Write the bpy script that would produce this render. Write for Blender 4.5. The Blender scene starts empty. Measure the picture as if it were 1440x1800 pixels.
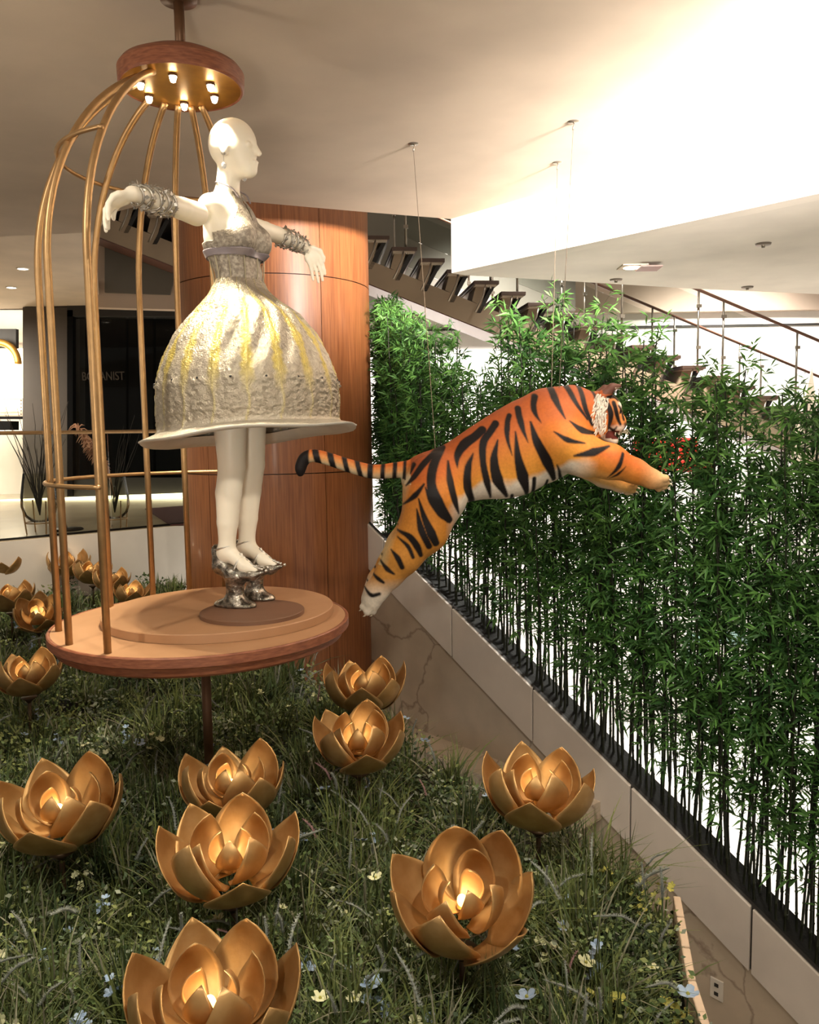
import bpy, bmesh, math, random
import numpy as np
from mathutils import Vector, Matrix, Euler, noise as mnoise

random.seed(7)
RNG = np.random.default_rng(7)
PI = math.pi
scene = bpy.context.scene
COL = scene.collection

# ------------------------------------------------------------------ camera
F, PITCH, ROLL, EYE = 1445.0, 0.0975, -0.0152, 1.65
c_f = np.array([0, math.cos(PITCH), -math.sin(PITCH)])
_u = np.array([0, math.sin(PITCH), math.cos(PITCH)])
_x = np.array([1.0, 0, 0])
c_x = math.cos(ROLL) * _x + math.sin(ROLL) * _u
c_u = -math.sin(ROLL) * _x + math.cos(ROLL) * _u
cam_data = bpy.data.cameras.new('camera')
cam_data.sensor_fit = 'HORIZONTAL'
cam_data.sensor_width = 36.0
cam_data.lens = 36.0 * F / 1440.0
cam_data.clip_start = 0.05
cam = bpy.data.objects.new('camera', cam_data)
COL.objects.link(cam)
m = Matrix.Identity(4)
for i in range(3):
    m[i][0], m[i][1], m[i][2] = c_x[i], c_u[i], -c_f[i]
m[2][3] = EYE
cam.matrix_world = m
scene.camera = cam

# ------------------------------------------------------------------ world, exposure, large lights
scene.view_settings.view_transform = 'Standard'
scene.view_settings.look = 'None'
scene.view_settings.gamma = 1.0
scene.view_settings.use_curve_mapping = False
scene.view_settings.exposure = 0.0
world = bpy.data.worlds.new('world')
scene.world = world
world.use_nodes = True
bg = world.node_tree.nodes['Background']
bg.inputs[0].default_value = (1.0, 0.86, 0.70, 1)
bg.inputs[1].default_value = 0.38


def lamp(kind, name, loc, energy, color=(1, .86, .68), target=None, size=.2, spot=None, blend=.5, size_y=None, parent=None):
    d = bpy.data.lights.new(name, kind)
    d.energy = energy
    d.color = color
    if kind == 'AREA':
        d.size = size
        if size_y:
            d.shape = 'RECTANGLE'
            d.size_y = size_y
    else:
        d.shadow_soft_size = size
    if kind == 'SPOT':
        d.spot_size = spot
        d.spot_blend = blend
    o = bpy.data.objects.new(name, d)
    COL.objects.link(o)
    o.location = loc
    if target is not None:
        o.rotation_euler = (Vector(target) - Vector(loc)).to_track_quat('-Z', 'Y').to_euler()
    if parent is not None:
        o.parent = parent
        o.location = Vector(loc) - parent.location
    return o


# added unseen spots: stand in for cove light on the fascia and ceiling
for tgt in ((.95, 6.2, 3.36), (1.3, 5.6, 3.30), (1.9, 4.9, 3.30), (1.5, 4.0, 3.42)):
    lamp('SPOT', 'added_fascia_spot', (3.0, 1.7, 2.97), 3600, (1, .88, .80), tgt, .30, .56, 1.0)
lamp('SPOT', 'added_ceiling_spot', (3.3, 1.6, 1.4), 1000, (1, .90, .82), (1.9, 3.7, 3.36), .25, 1.05, 1.0)
# ceiling lights of the bright hall beyond the stair and of the floor below it
lamp('SPOT', 'hall_light', (1.2, 12.5, 6.2), 6000, (1, .95, .90), (1.4, 16.4, -.5), .4, 1.35, .6)
lamp('SPOT', 'hall_light', (6.0, 12.5, 6.2), 6000, (1, .93, .88), (6.2, 16.4, -.5), .4, 1.35, .6)
lamp('SPOT', 'hall_light', (3.2, 9.6, 6.0), 5200, (1, .97, .90), (3.2, 9.0, -3), .5, 1.7, .6)
lamp('SPOT', 'hall_light', (6.5, 8.6, 6.0), 3200, (1, .97, .90), (6.0, 7.5, -3), .5, 1.6, .6)
# ceiling spots over the flower bed and the display (behind and above the viewer)
lamp('SPOT', 'bed_downlight', (-1.9, 1.2, 3.3), 140, (1, .93, .80), (-1.1, 3.2, .1), .08, 1.7, .8)
lamp('SPOT', 'bed_downlight', (0.9, 0.6, 3.3), 230, (1, .93, .80), (.4, 3.4, .2), .08, 1.7, .8)
lamp('SPOT', 'tiger_downlight', (0.3, 1.8, 3.3), 95, (1, .92, .82), (.4, 4.8, 1.7), .08, 1.1, .7)
lamp('SPOT', 'landing_downlight', (-3.4, 5.6, 3.3), 330, (1, .88, .70), (-3.4, 8.4, .5), .08, 1.6, .8)
lamp('SPOT', 'added_stair_wall_spot', (1.3, 3.6, 3.3), 150, (1, .90, .78), (1.3, 5.6, -1.4), .08, .9, .9)  # added spot without a fitting, to brighten the marble stair wall
# added uplights without fixtures that brighten the ceiling over the cage
lamp('SPOT', 'added_uplight', (-3.6, 1.6, 1.9), 170, (1, .88, .72), (-1.9, 4.6, 3.36), .2, 1.7, 1.0)
lamp('SPOT', 'added_uplight', (-.4, -1.0, 1.3), 260, (1, .89, .75), (-.2, 1.6, 3.36), .2, 2.0, 1.0)
# light of the shop beyond the landing
lamp('AREA', 'shop_light', (-7.6, 12.6, 2.9), 260, (1, .90, .76), (-7.4, 14.0, 1.0), 2.0)


def at(px, py, Y):
    d = c_f + (px - 720) / F * c_x + (900 - py) / F * c_u
    return d * (Y / d[1]) + np.array([0, 0, EYE])


def atz(px, py, z):
    d = c_f + (px - 720) / F * c_x + (900 - py) / F * c_u
    return d * ((z - EYE) / d[2]) + np.array([0, 0, EYE])


def project(P):
    P = np.asarray(P, float) - [0, 0, EYE]
    w = P @ c_f
    return np.stack([720 + F * (P @ c_x) / w, 900 - F * (P @ c_u) / w], -1)


# ------------------------------------------------------------------ materials
def lin(c):
    out = []
    for v in c[:3]:
        v /= 255.0
        out.append(v / 12.92 if v <= .04045 else ((v + .055) / 1.055) ** 2.4)
    return (*out, 1.0)


MATS = {}


def mat(name, col, rough=.5, metal=0.0, col2=None, nscale=6.0, stretch=(1, 1, 1), bump=0.0, bscale=40.0, attr=None,
        emit=None, estr=0.0, trans=0.0, coat=0.0, spec=.5, ramp=(.35, .65), sheen=0.0, subsurf=0.0, detail=6, alpha=None):
    if name in MATS:
        return MATS[name]
    M = bpy.data.materials.new(name)
    M.use_nodes = True
    nt = M.node_tree
    b = nt.nodes['Principled BSDF']
    b.inputs['Base Color'].default_value = lin(col)
    b.inputs['Roughness'].default_value = rough
    b.inputs['Metallic'].default_value = metal
    b.inputs['Specular IOR Level'].default_value = spec
    if coat:
        b.inputs['Coat Weight'].default_value = coat
        b.inputs['Coat Roughness'].default_value = .15
    if trans:
        b.inputs['Transmission Weight'].default_value = trans
        b.inputs['IOR'].default_value = 1.2
    if subsurf:
        b.inputs['Subsurface Weight'].default_value = subsurf
        b.inputs['Subsurface Radius'].default_value = (.02, .015, .01)
    if emit:
        b.inputs['Emission Color'].default_value = lin(emit)
        b.inputs['Emission Strength'].default_value = estr
    tc = nt.nodes.new('ShaderNodeTexCoord')
    mp = nt.nodes.new('ShaderNodeMapping')
    mp.inputs['Scale'].default_value = stretch
    nt.links.new(tc.outputs['Object'], mp.inputs[0])
    src = None
    if attr:
        a = nt.nodes.new('ShaderNodeAttribute')
        a.attribute_name = attr
        src = a.outputs['Color']
    n = nt.nodes.new('ShaderNodeTexNoise')
    n.inputs['Scale'].default_value = nscale
    n.inputs['Detail'].default_value = detail
    nt.links.new(mp.outputs[0], n.inputs['Vector'])
    r = nt.nodes.new('ShaderNodeMapRange')
    r.inputs['From Min'].default_value = ramp[0]
    r.inputs['From Max'].default_value = ramp[1]
    nt.links.new(n.outputs[0], r.inputs[0])
    mx = nt.nodes.new('ShaderNodeMix')
    mx.data_type = 'RGBA'
    nt.links.new(r.outputs[0], mx.inputs[0])
    if src is not None:
        mx.blend_type = 'MULTIPLY'
        nt.links.new(src, mx.inputs[6])
        g = .82 if col2 is None else None
        mx.inputs[7].default_value = (g, g, g, 1) if g else lin(col2)
    else:
        mx.inputs[6].default_value = lin(col)
        c2 = col2 if col2 is not None else tuple(v * .93 for v in col)
        mx.inputs[7].default_value = lin(c2)
    nt.links.new(mx.outputs[2], b.inputs['Base Color'])
    if bump:
        n2 = nt.nodes.new('ShaderNodeTexNoise')
        n2.inputs['Scale'].default_value = bscale
        n2.inputs['Detail'].default_value = 4
        nt.links.new(mp.outputs[0], n2.inputs['Vector'])
        bp = nt.nodes.new('ShaderNodeBump')
        bp.inputs['Strength'].default_value = bump
        bp.inputs['Distance'].default_value = .01
        nt.links.new(n2.outputs[0], bp.inputs['Height'])
        nt.links.new(bp.outputs[0], b.inputs['Normal'])
    MATS[name] = M
    return M


def marble(name, col, vein):
    M = bpy.data.materials.new(name)
    M.use_nodes = True
    nt = M.node_tree
    b = nt.nodes['Principled BSDF']
    b.inputs['Roughness'].default_value = .22
    tc = nt.nodes.new('ShaderNodeTexCoord')
    w = nt.nodes.new('ShaderNodeTexNoise')
    w.inputs['Scale'].default_value = 1.3
    w.inputs['Detail'].default_value = 8
    nt.links.new(tc.outputs['Object'], w.inputs['Vector'])
    ad = nt.nodes.new('ShaderNodeMix')
    ad.data_type = 'RGBA'
    ad.inputs[0].default_value = .55
    nt.links.new(tc.outputs['Object'], ad.inputs[6])
    nt.links.new(w.outputs['Color'], ad.inputs[7])
    v = nt.nodes.new('ShaderNodeTexVoronoi')
    v.feature = 'DISTANCE_TO_EDGE'
    v.inputs['Scale'].default_value = 2.2
    nt.links.new(ad.outputs[2], v.inputs['Vector'])
    r = nt.nodes.new('ShaderNodeMapRange')
    r.inputs['From Min'].default_value = 0.0
    r.inputs['From Max'].default_value = .02
    r.inputs['To Min'].default_value = .55
    r.inputs['To Max'].default_value = 0.0
    nt.links.new(v.outputs['Distance'], r.inputs[0])
    n = nt.nodes.new('ShaderNodeTexNoise')
    n.inputs['Scale'].default_value = 5
    n.inputs['Detail'].default_value = 10
    nt.links.new(tc.outputs['Object'], n.inputs['Vector'])
    mx0 = nt.nodes.new('ShaderNodeMix')
    mx0.data_type = 'RGBA'
    nt.links.new(n.outputs[0], mx0.inputs[0])
    mx0.inputs[6].default_value = lin(col)
    mx0.inputs[7].default_value = lin(tuple(c * .86 for c in col))
    mx = nt.nodes.new('ShaderNodeMix')
    mx.data_type = 'RGBA'
    nt.links.new(r.outputs[0], mx.inputs[0])
    nt.links.new(mx0.outputs[2], mx.inputs[6])
    mx.inputs[7].default_value = lin(vein)
    nt.links.new(mx.outputs[2], b.inputs['Base Color'])
    MATS[name] = M
    return M


def glass(name, col=(235, 245, 240), mixf=.88, rough=.02):
    """thin pane: mostly clear, with real reflections"""
    M = bpy.data.materials.new(name)
    M.use_nodes = True
    nt = M.node_tree
    nt.nodes.remove(nt.nodes['Principled BSDF'])
    out = nt.nodes['Material Output']
    t = nt.nodes.new('ShaderNodeBsdfTransparent')
    t.inputs[0].default_value = lin(col)
    g = nt.nodes.new('ShaderNodeBsdfGlossy')
    g.inputs['Roughness'].default_value = rough
    fr = nt.nodes.new('ShaderNodeFresnel')
    fr.inputs[0].default_value = 1.18
    mx = nt.nodes.new('ShaderNodeMixShader')
    nt.links.new(fr.outputs[0], mx.inputs[0])
    nt.links.new(t.outputs[0], mx.inputs[1])
    nt.links.new(g.outputs[0], mx.inputs[2])
    nt.links.new(mx.outputs[0], out.inputs[0])
    MATS[name] = M
    return M


mat('plaster', (206, 190, 170), .9, nscale=1.5)
mat('plaster_white', (232, 224, 212), .85, nscale=1.5)
mat('white_paint', (216, 206, 194), .6, nscale=2)
mat('hall_white', (245, 240, 234), .7, nscale=1)
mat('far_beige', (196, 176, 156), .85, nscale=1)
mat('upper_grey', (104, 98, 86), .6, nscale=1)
mat('wood_panel', (152, 96, 56), .38, col2=(116, 68, 38), nscale=7, stretch=(9, 9, .35), ramp=(.3, .7), bump=.05, bscale=30, coat=.25)
mat('wood_rim', (146, 90, 62), .45, col2=(112, 62, 42), nscale=9, stretch=(3, 3, 16), ramp=(.3, .7), bump=.05)
mat('deck_tan', (172, 130, 94), .5, col2=(164, 122, 86), nscale=5)
mat('deck_brown', (116, 82, 60), .55, nscale=5)
mat('brass_bar', (178, 142, 98), .40, metal=.75, nscale=30)
mat('gold_plate', (196, 146, 66), .35, metal=.75, nscale=20)
mat('bronze_dark', (104, 74, 50), .45, metal=.5, nscale=20)
mat('gold_leaf', (200, 162, 110), .46, metal=.75, col2=(182, 142, 88), nscale=14, bump=.04, bscale=90)
mat('stem_bronze', (74, 56, 36), .5, metal=.5)
mat('mannequin_white', (236, 226, 206), .42, nscale=3, col2=(232, 222, 202), subsurf=.05)
mat('tiger_fur', (200, 110, 40), .62, spec=.3, attr='Col', nscale=60, ramp=(.3, .7), bump=.10, bscale=120)
mat('claw', (226, 214, 190), .35)
mat('tiger_mouth', (70, 26, 22), .4)
mat('tiger_eye', (30, 22, 12), .1)
mat('fluff_white', (216, 206, 190), .95, nscale=60, bump=.5, bscale=60)
mat('dress', (170, 160, 144), .30, metal=.6, attr='Col', nscale=90, ramp=(.25, .75), bump=.6, bscale=160)
mat('bodice', (172, 162, 146), .45, metal=.4, col2=(128, 118, 106), nscale=70, ramp=(.35, .6), bump=.5, bscale=140)
mat('belt', (138, 128, 132), .35, metal=.2)
mat('dress_seam', (158, 148, 122), .4, metal=.4, nscale=50)
mat('dress_hem', (205, 200, 188), .45, metal=.2)
mat('silver', (176, 168, 156), .22, metal=.95, col2=(92, 86, 76), nscale=45, ramp=(.35, .62), bump=.5, bscale=70)
mat('silver_plain', (206, 200, 190), .38, metal=.95)
mat('silver_vine', (178, 172, 162), .34, metal=.8, nscale=80)
mat('crystal', (235, 235, 235), .05, metal=.3)
mat('lamp_glow', (255, 245, 225), .3, emit=(255, 240, 210), estr=30)
mat('bulb_glow', (255, 220, 150), .3, emit=(255, 196, 104), estr=6)
mat('downlight_glow', (255, 245, 230), .3, emit=(255, 240, 220), estr=9)
mat('led_glow', (255, 245, 215), .3, emit=(255, 240, 190), estr=5)
mat('fixture', (120, 110, 98), .4, metal=.5)
mat('soil', (24, 26, 14), .95, col2=(14, 14, 8), nscale=20, bump=.6)
mat('trough', (13, 14, 9), .95, col2=(8, 8, 5), nscale=30, bump=.5)
mat('edge_stone', (226, 200, 172), .6)
mat('grass_blade', (70, 90, 40), .6, attr='Col', nscale=8, spec=.3)
mat('cover_leaf', (70, 90, 50), .6, attr='Col', nscale=8, spec=.25)
mat('bamboo_leaf', (58, 118, 42), .5, attr='Col', nscale=5, spec=.3)
mat('bamboo_culm', (34, 40, 20), .45, col2=(22, 24, 14), nscale=10)
mat('spike', (140, 146, 134), .9, col2=(116, 120, 118), nscale=60)
mat('spike_pink', (168, 132, 132), .9, nscale=60)
mat('stalk', (74, 92, 52), .7)
mat('petal_blue', (166, 186, 206), .8, col2=(132, 156, 190), nscale=30)
mat('petal_cream', (214, 214, 178), .8, col2=(190, 194, 140), nscale=30)
mat('petal_yellow', (186, 178, 88), .8, col2=(140, 146, 70), nscale=30)
mat('steel', (150, 140, 126), .3, metal=.8)
mat('stair_beige', (150, 130, 106), .6, nscale=2)
mat('stair_red', (104, 62, 50), .4, nscale=2, coat=.3)
mat('tread_dark', (74, 54, 42), .5, nscale=4)
mat('tread_under', (176, 160, 140), .6)
mat('stair_black', (28, 24, 22), .5)
mat('handrail_wood', (112, 78, 60), .4)
mat('shop_grey', (74, 66, 58), .7, nscale=2)
mat('shop_black', (7, 7, 7), .8, spec=.1)
mat('shop_dim', (40, 37, 33), .7)
mat('letter', (66, 58, 48), .4, metal=.3)
mat('landing_floor', (190, 176, 150), .25, nscale=2)
mat('rug_red', (74, 34, 30), .8)
mat('shop_bright', (250, 236, 214), .8, emit=(255, 232, 200), estr=2.0)
mat('twig', (44, 36, 30), .8)
mat('pampas', (196, 150, 120), .95, nscale=40)
mat('dark_metal', (46, 42, 38), .4, metal=.6)
mat('lacquer_red', (196, 52, 40), .4)
mat('teal_paint', (120, 156, 150), .5)
mat('outlet', (214, 206, 192), .5)
marble('marble', (200, 184, 162), (104, 84, 74))
marble('marble_floor', (236, 232, 224), (200, 194, 184))
glass('pane', (240, 242, 240))
glass('vase_glass', (238, 238, 228), rough=.03)

# ------------------------------------------------------------------ mesh helpers
ORG = {}


def new_mesh(name, V, Fc, smooth=False):
    me = bpy.data.meshes.new(name)
    V = np.asarray(V, dtype=np.float32)
    if isinstance(Fc, np.ndarray):
        nf, k = Fc.shape
        me.vertices.add(len(V))
        me.vertices.foreach_set('co', V.ravel())
        me.loops.add(nf * k)
        me.loops.foreach_set('vertex_index', Fc.astype(np.int32).ravel())
        me.polygons.add(nf)
        me.polygons.foreach_set('loop_start', np.arange(0, nf * k, k, dtype=np.int32))
        me.update(calc_edges=True)
    else:
        me.from_pydata([tuple(v) for v in V.tolist()], [], [list(f) for f in Fc])
    if smooth:
        me.polygons.foreach_set('use_smooth', np.ones(len(me.polygons), dtype=bool))
    me.validate()
    return me


def root(name, loc, label=None, cat=None, group=None, kind=None, rotz=0):
    o = bpy.data.objects.new(name, None)
    o.empty_display_size = .1
    COL.objects.link(o)
    o.location = Vector([float(v) for v in loc])
    o.rotation_euler = (0, 0, rotz)
    ORG[o.name] = np.array([float(v) for v in loc])
    tag(o, label, cat, group, kind)
    return o


def tag(o, label=None, cat=None, group=None, kind=None):
    if label: o['label'] = label
    if cat: o['category'] = cat
    if group: o['group'] = group
    if kind: o['kind'] = kind
    return o


def mk(name, V, Fc, material, parent=None, smooth=False, local=False, solid=0, bevel=0, autos=None):
    """one mesh object. V in world coordinates unless local; with a parent the origin of the root is taken off."""
    V = np.asarray(V, dtype=np.float64).reshape(-1, 3)
    if parent is not None and not local:
        V = V - ORG[parent.name]
        org = ORG[parent.name]
    elif parent is None and not local:
        lo, hi = V.min(0), V.max(0)
        org = np.array([(lo[0] + hi[0]) / 2, (lo[1] + hi[1]) / 2, lo[2]])
        V = V - org
    else:
        org = np.zeros(3)
    me = new_mesh(name, V, Fc, smooth)
    o = bpy.data.objects.new(name, me)
    COL.objects.link(o)
    if isinstance(material, str):
        material = MATS[material]
    me.materials.append(material)
    if parent is not None:
        o.parent = parent
    elif not local:
        o.location = org
    ORG[o.name] = org
    if solid:
        s = o.modifiers.new('solid', 'SOLIDIFY')
        s.thickness = solid
        s.offset = 0
    if bevel:
        b = o.modifiers.new('bevel', 'BEVEL')
        b.width = bevel
        b.segments = 2
        b.limit_method = 'ANGLE'
    if autos:
        smooth_by_angle(me, autos)
    return o


def smooth_by_angle(me, ang=40):
    bm = bmesh.new()
    bm.from_mesh(me)
    for f in bm.faces: f.smooth = True
    for e in bm.edges:
        if len(e.link_faces) == 2 and e.calc_face_angle(0) > math.radians(ang): e.smooth = False
    bm.to_mesh(me)
    bm.free()


def box(x0, x1, y0, y1, z0, z1):
    V = [(x0, y0, z0), (x1, y0, z0), (x1, y1, z0), (x0, y1, z0), (x0, y0, z1), (x1, y0, z1), (x1, y1, z1), (x0, y1, z1)]
    Fc = [(3, 2, 1, 0), (4, 5, 6, 7), (0, 1, 5, 4), (1, 2, 6, 5), (2, 3, 7, 6), (3, 0, 4, 7)]
    return np.array(V, float), Fc


def prism(poly, z0, z1):
    n = len(poly)
    V = [(p[0], p[1], z0) for p in poly] + [(p[0], p[1], z1) for p in poly]
    Fc = [tuple(range(n - 1, -1, -1)), tuple(range(n, 2 * n))]
    Fc += [(i, (i + 1) % n, (i + 1) % n + n, i + n) for i in range(n)]
    return np.array(V, float), Fc


def slab(quad, off):
    """a plate: polygon of 3D points pushed by an offset vector"""
    quad = np.array(quad, float)
    n = len(quad)
    V = np.vstack([quad, quad + np.array(off, float)])
    Fc = [tuple(range(n - 1, -1, -1)), tuple(range(n, 2 * n))]
    Fc += [(i, (i + 1) % n, (i + 1) % n + n, i + n) for i in range(n)]
    return V, Fc


def lathe(prof, n=48, c=(0, 0, 0), a0=0, a1=2 * PI):
    full = abs(a1 - a0 - 2 * PI) < 1e-6
    k = n if full else n + 1
    V = []
    for i in range(k):
        a = a0 + (a1 - a0) * i / n
        for r, z in prof:
            V.append((c[0] + r * math.cos(a), c[1] + r * math.sin(a), c[2] + z))
    m_ = len(prof)
    Fc = []
    for i in range(n):
        j = (i + 1) % k
        for q in range(m_ - 1):
            Fc.append((i * m_ + q, j * m_ + q, j * m_ + q + 1, i * m_ + q + 1))
    return np.array(V), Fc


def tube(pts, r, n=10, cap=True, closed=False):
    pts = np.array(pts, float)
    m_ = len(pts)
    r = np.full(m_, r) if np.isscalar(r) else np.array(r, float)
    T = np.gradient(pts, axis=0) if not closed else (np.roll(pts, -1, 0) - np.roll(pts, 1, 0))
    T /= np.linalg.norm(T, axis=1)[:, None] + 1e-12
    up = np.array([0, 0, 1.0]) if abs(T[0][2]) < .9 else np.array([1.0, 0, 0])
    N = np.cross(T[0], up)
    N /= np.linalg.norm(N)
    V = []
    for i in range(m_):
        N = N - T[i] * (N @ T[i])
        N /= np.linalg.norm(N) + 1e-12
        B = np.cross(T[i], N)
        for k in range(n):
            a = 2 * PI * k / n
            V.append(pts[i] + r[i] * (math.cos(a) * N + math.sin(a) * B))
    Fc = []
    for i in range(m_ if closed else m_ - 1):
        i2 = (i + 1) % m_
        for k in range(n):
            k2 = (k + 1) % n
            Fc.append((i * n + k, i * n + k2, i2 * n + k2, i2 * n + k))
    if cap and not closed:
        Fc.append(tuple(range(n - 1, -1, -1)))
        Fc.append(tuple(range((m_ - 1) * n, m_ * n)))
    return np.array(V), Fc


def merge(*parts):
    V, Fc, o = [], [], 0
    for v, f in parts:
        V.append(np.asarray(v, float).reshape(-1, 3))
        Fc += [tuple(i + o for i in q) for q in f]
        o += len(V[-1])
    return np.vstack(V), Fc


def ball(c, r, n=12, m_=8):
    r = np.array([r, r, r]) if np.isscalar(r) else np.array(r)
    prof = [(math.sin(PI * i / m_), -math.cos(PI * i / m_)) for i in range(m_ + 1)]
    V, Fc = lathe(prof, n)
    return V * r + np.array(c), Fc


def spline(pts, n=40):
    pts = np.array(pts, float)
    P = np.vstack([2 * pts[0] - pts[1], pts, 2 * pts[-1] - pts[-2]])
    out = []
    segs = len(pts) - 1
    for s in range(segs):
        p0, p1, p2, p3 = P[s:s + 4]
        for t in np.linspace(0, 1, max(2, n // segs), endpoint=False):
            out.append(.5 * (2 * p1 + (-p0 + p2) * t + (2 * p0 - 5 * p1 + 4 * p2 - p3) * t * t + (-p0 + 3 * p1 - 3 * p2 + p3) * t ** 3))
    out.append(pts[-1])
    return np.array(out)


# ------------------------------------------------------------------ signed-distance modelling
def smin(a, b, k):
    h = np.clip(.5 + .5 * (b - a) / k, 0, 1)
    return b + (a - b) * h - k * h * (1 - h)


class Field:
    def __init__(self, lo, hi, h):
        self.lo, self.h = np.array(lo, float), h
        self.n = np.ceil((np.array(hi) - self.lo) / h).astype(int) + 1
        self.v = np.full(self.n, .5, dtype=np.float32)

    def sub(self, lo, hi):
        a = np.clip(np.floor((np.array(lo) - self.lo) / self.h).astype(int), 0, self.n)
        b = np.clip(np.ceil((np.array(hi) - self.lo) / self.h).astype(int) + 1, 0, self.n)
        g = [self.lo[i] + self.h * np.arange(a[i], b[i]) for i in range(3)]
        return tuple(slice(a[i], b[i]) for i in range(3)), np.meshgrid(*g, indexing='ij')

    def put(self, sl, d, k, op):
        if d.size == 0: return
        if op == 'u':
            self.v[sl] = smin(self.v[sl], d, k) if k > 0 else np.minimum(self.v[sl], d)
        else:
            self.v[sl] = -smin(-self.v[sl], d, k)

    def cone(self, a, b, ra, rb=None, k=.02, op='u'):
        a, b = np.array(a, float), np.array(b, float)
        rb = ra if rb is None else rb
        mr = max(ra, rb) + k * 1.2 + 4 * self.h
        sl, (X, Y, Z) = self.sub(np.minimum(a, b) - mr, np.maximum(a, b) + mr)
        ab = b - a
        L = ab @ ab + 1e-12
        t = np.clip(((X - a[0]) * ab[0] + (Y - a[1]) * ab[1] + (Z - a[2]) * ab[2]) / L, 0, 1)
        d = np.sqrt((X - a[0] - t * ab[0]) ** 2 + (Y - a[1] - t * ab[1]) ** 2 + (Z - a[2] - t * ab[2]) ** 2) - (ra + (rb - ra) * t)
        self.put(sl, d, k, op)

    def chain(self, pts, rs, k=.02):
        for i in range(len(pts) - 1):
            self.cone(pts[i], pts[i + 1], rs[i], rs[i + 1], k)

    def ell(self, c, r, axes=None, k=.02, op='u'):
        c, r = np.array(c, float), np.array(r, float)
        A = np.eye(3) if axes is None else np.array(axes, float)
        mr = r.max() + k * 1.2 + 4 * self.h
        sl, (X, Y, Z) = self.sub(c - mr, c + mr)
        P = np.stack([X - c[0], Y - c[1], Z - c[2]], -1) @ A.T
        k0 = np.sqrt(((P / r) ** 2).sum(-1))
        k1 = np.sqrt(((P / r ** 2) ** 2).sum(-1)) + 1e-9
        self.put(sl, k0 * (k0 - 1) / k1, k, op)

    def mesh(self, iso=0.0, smooth=2):
        v = self.v - iso
        s = v < 0
        n = self.n
        c = [s[i:n[0] - 1 + i, j:n[1] - 1 + j, k:n[2] - 1 + k] for i in (0, 1) for j in (0, 1) for k in (0, 1)]
        cnt = sum(q.astype(np.int8) for q in c)
        act = (cnt > 0) & (cnt < 8)
        idx = np.argwhere(act)
        ids = np.full(act.shape, -1, dtype=np.int64)
        ids[tuple(idx.T)] = np.arange(len(idx))
        corner = np.array([(i, j, k) for i in (0, 1) for j in (0, 1) for k in (0, 1)])
        vals = np.stack([v[idx[:, 0] + q[0], idx[:, 1] + q[1], idx[:, 2] + q[2]] for q in corner], 1)
        acc = np.zeros((len(idx), 3))
        w = np.zeros(len(idx))
        for a in range(8):
            for b in range(a + 1, 8):
                if np.abs(corner[a] - corner[b]).sum() != 1: continue
                va, vb = vals[:, a], vals[:, b]
                cr = (va < 0) != (vb < 0)
                t = np.where(cr, va / np.where(cr, va - vb, 1), 0)
                acc += np.where(cr[:, None], corner[a] + t[:, None] * (corner[b] - corner[a]), 0)
                w += cr
        V = self.lo + self.h * (idx + acc / w[:, None])
        Q = []
        for ax in range(3):
            sa = np.take(s, range(n[ax] - 1), ax)
            sb = np.take(s, range(1, n[ax]), ax)
            e = np.argwhere(sa != sb)
            o1, o2 = [(1, 2), (2, 0), (0, 1)][ax]
            ok = (e[:, o1] > 0) & (e[:, o2] > 0) & (e[:, o1] < n[o1] - 1) & (e[:, o2] < n[o2] - 1)
            e = e[ok]
            inside = sa[tuple(e.T)]
            d1, d2 = np.zeros(3, int), np.zeros(3, int)
            d1[o1], d2[o2] = 1, 1
            q = np.stack([ids[tuple((e - d1 - d2).T)], ids[tuple((e - d2).T)], ids[tuple(e.T)], ids[tuple((e - d1).T)]], 1)
            q[~inside] = q[~inside][:, ::-1]
            Q.append(q)
        Q = np.vstack(Q)
        for _ in range(smooth):
            S = np.zeros_like(V)
            C = np.zeros(len(V))
            for a in range(4):
                b = (a + 1) % 4
                for k in range(3):
                    S[:, k] += np.bincount(Q[:, a], V[Q[:, b], k], len(V)) + np.bincount(Q[:, b], V[Q[:, a], k], len(V))
                C += np.bincount(Q[:, a], minlength=len(V)) + np.bincount(Q[:, b], minlength=len(V))
            V = .5 * V + .5 * S / np.maximum(C, 1)[:, None]
        return V, Q


def set_col(o, cols, name='Col'):
    cols = np.asarray(cols, dtype=np.float32)
    if cols.shape[1] == 3:
        cols = np.hstack([cols, np.ones((len(cols), 1), np.float32)])
    a = o.data.color_attributes.new(name, 'FLOAT_COLOR', 'POINT')
    a.data.foreach_set('color', cols.ravel())


def lin_a(c):
    return np.array(lin(c)[:3])


def copy_tree(o, parent=None):
    c = o.copy()
    COL.objects.link(c)
    c.parent = parent
    for ch in list(o.children):
        if ch.type != 'LIGHT':
            copy_tree(ch, c)
    return c

# ------------------------------------------------------------------ the setting
H1 = 3.36                      # underside of the main ceiling
LAND = .65                     # landing floor
A = atz(793, 385, H1)
ZL = float(at(800, 480, A[1])[2])      # underside of the lower ceiling
B = atz(1440, 340, ZL)
D = (B - A) * [1, 1, 0]
D /= np.linalg.norm(D)
NW = np.array([-D[1], D[0], 0])        # across the stair wall, away from the bed
if NW[1] < 0: NW = -NW
FE = A + D * 7.5
c645, c440 = atz(645, 373, H1), atz(440, 355, H1)
c200, c168 = atz(200, 373, H1), atz(168, 408, H1)
c0 = atz(0, 416, H1)
dirb = (c440 - c645)
corner = c440 + dirb * .55
ceil_poly = [A, c645, c440, corner, c200, c168, c0, c0 + (c0 - c168) * 2, (-14, -3, 0), (7.5, -3, 0), FE]
V, Fc = prism([p[:2] for p in ceil_poly], H1, H1 + .3)
tag(mk('ceiling', V, Fc, 'plaster'), kind='structure')
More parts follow.
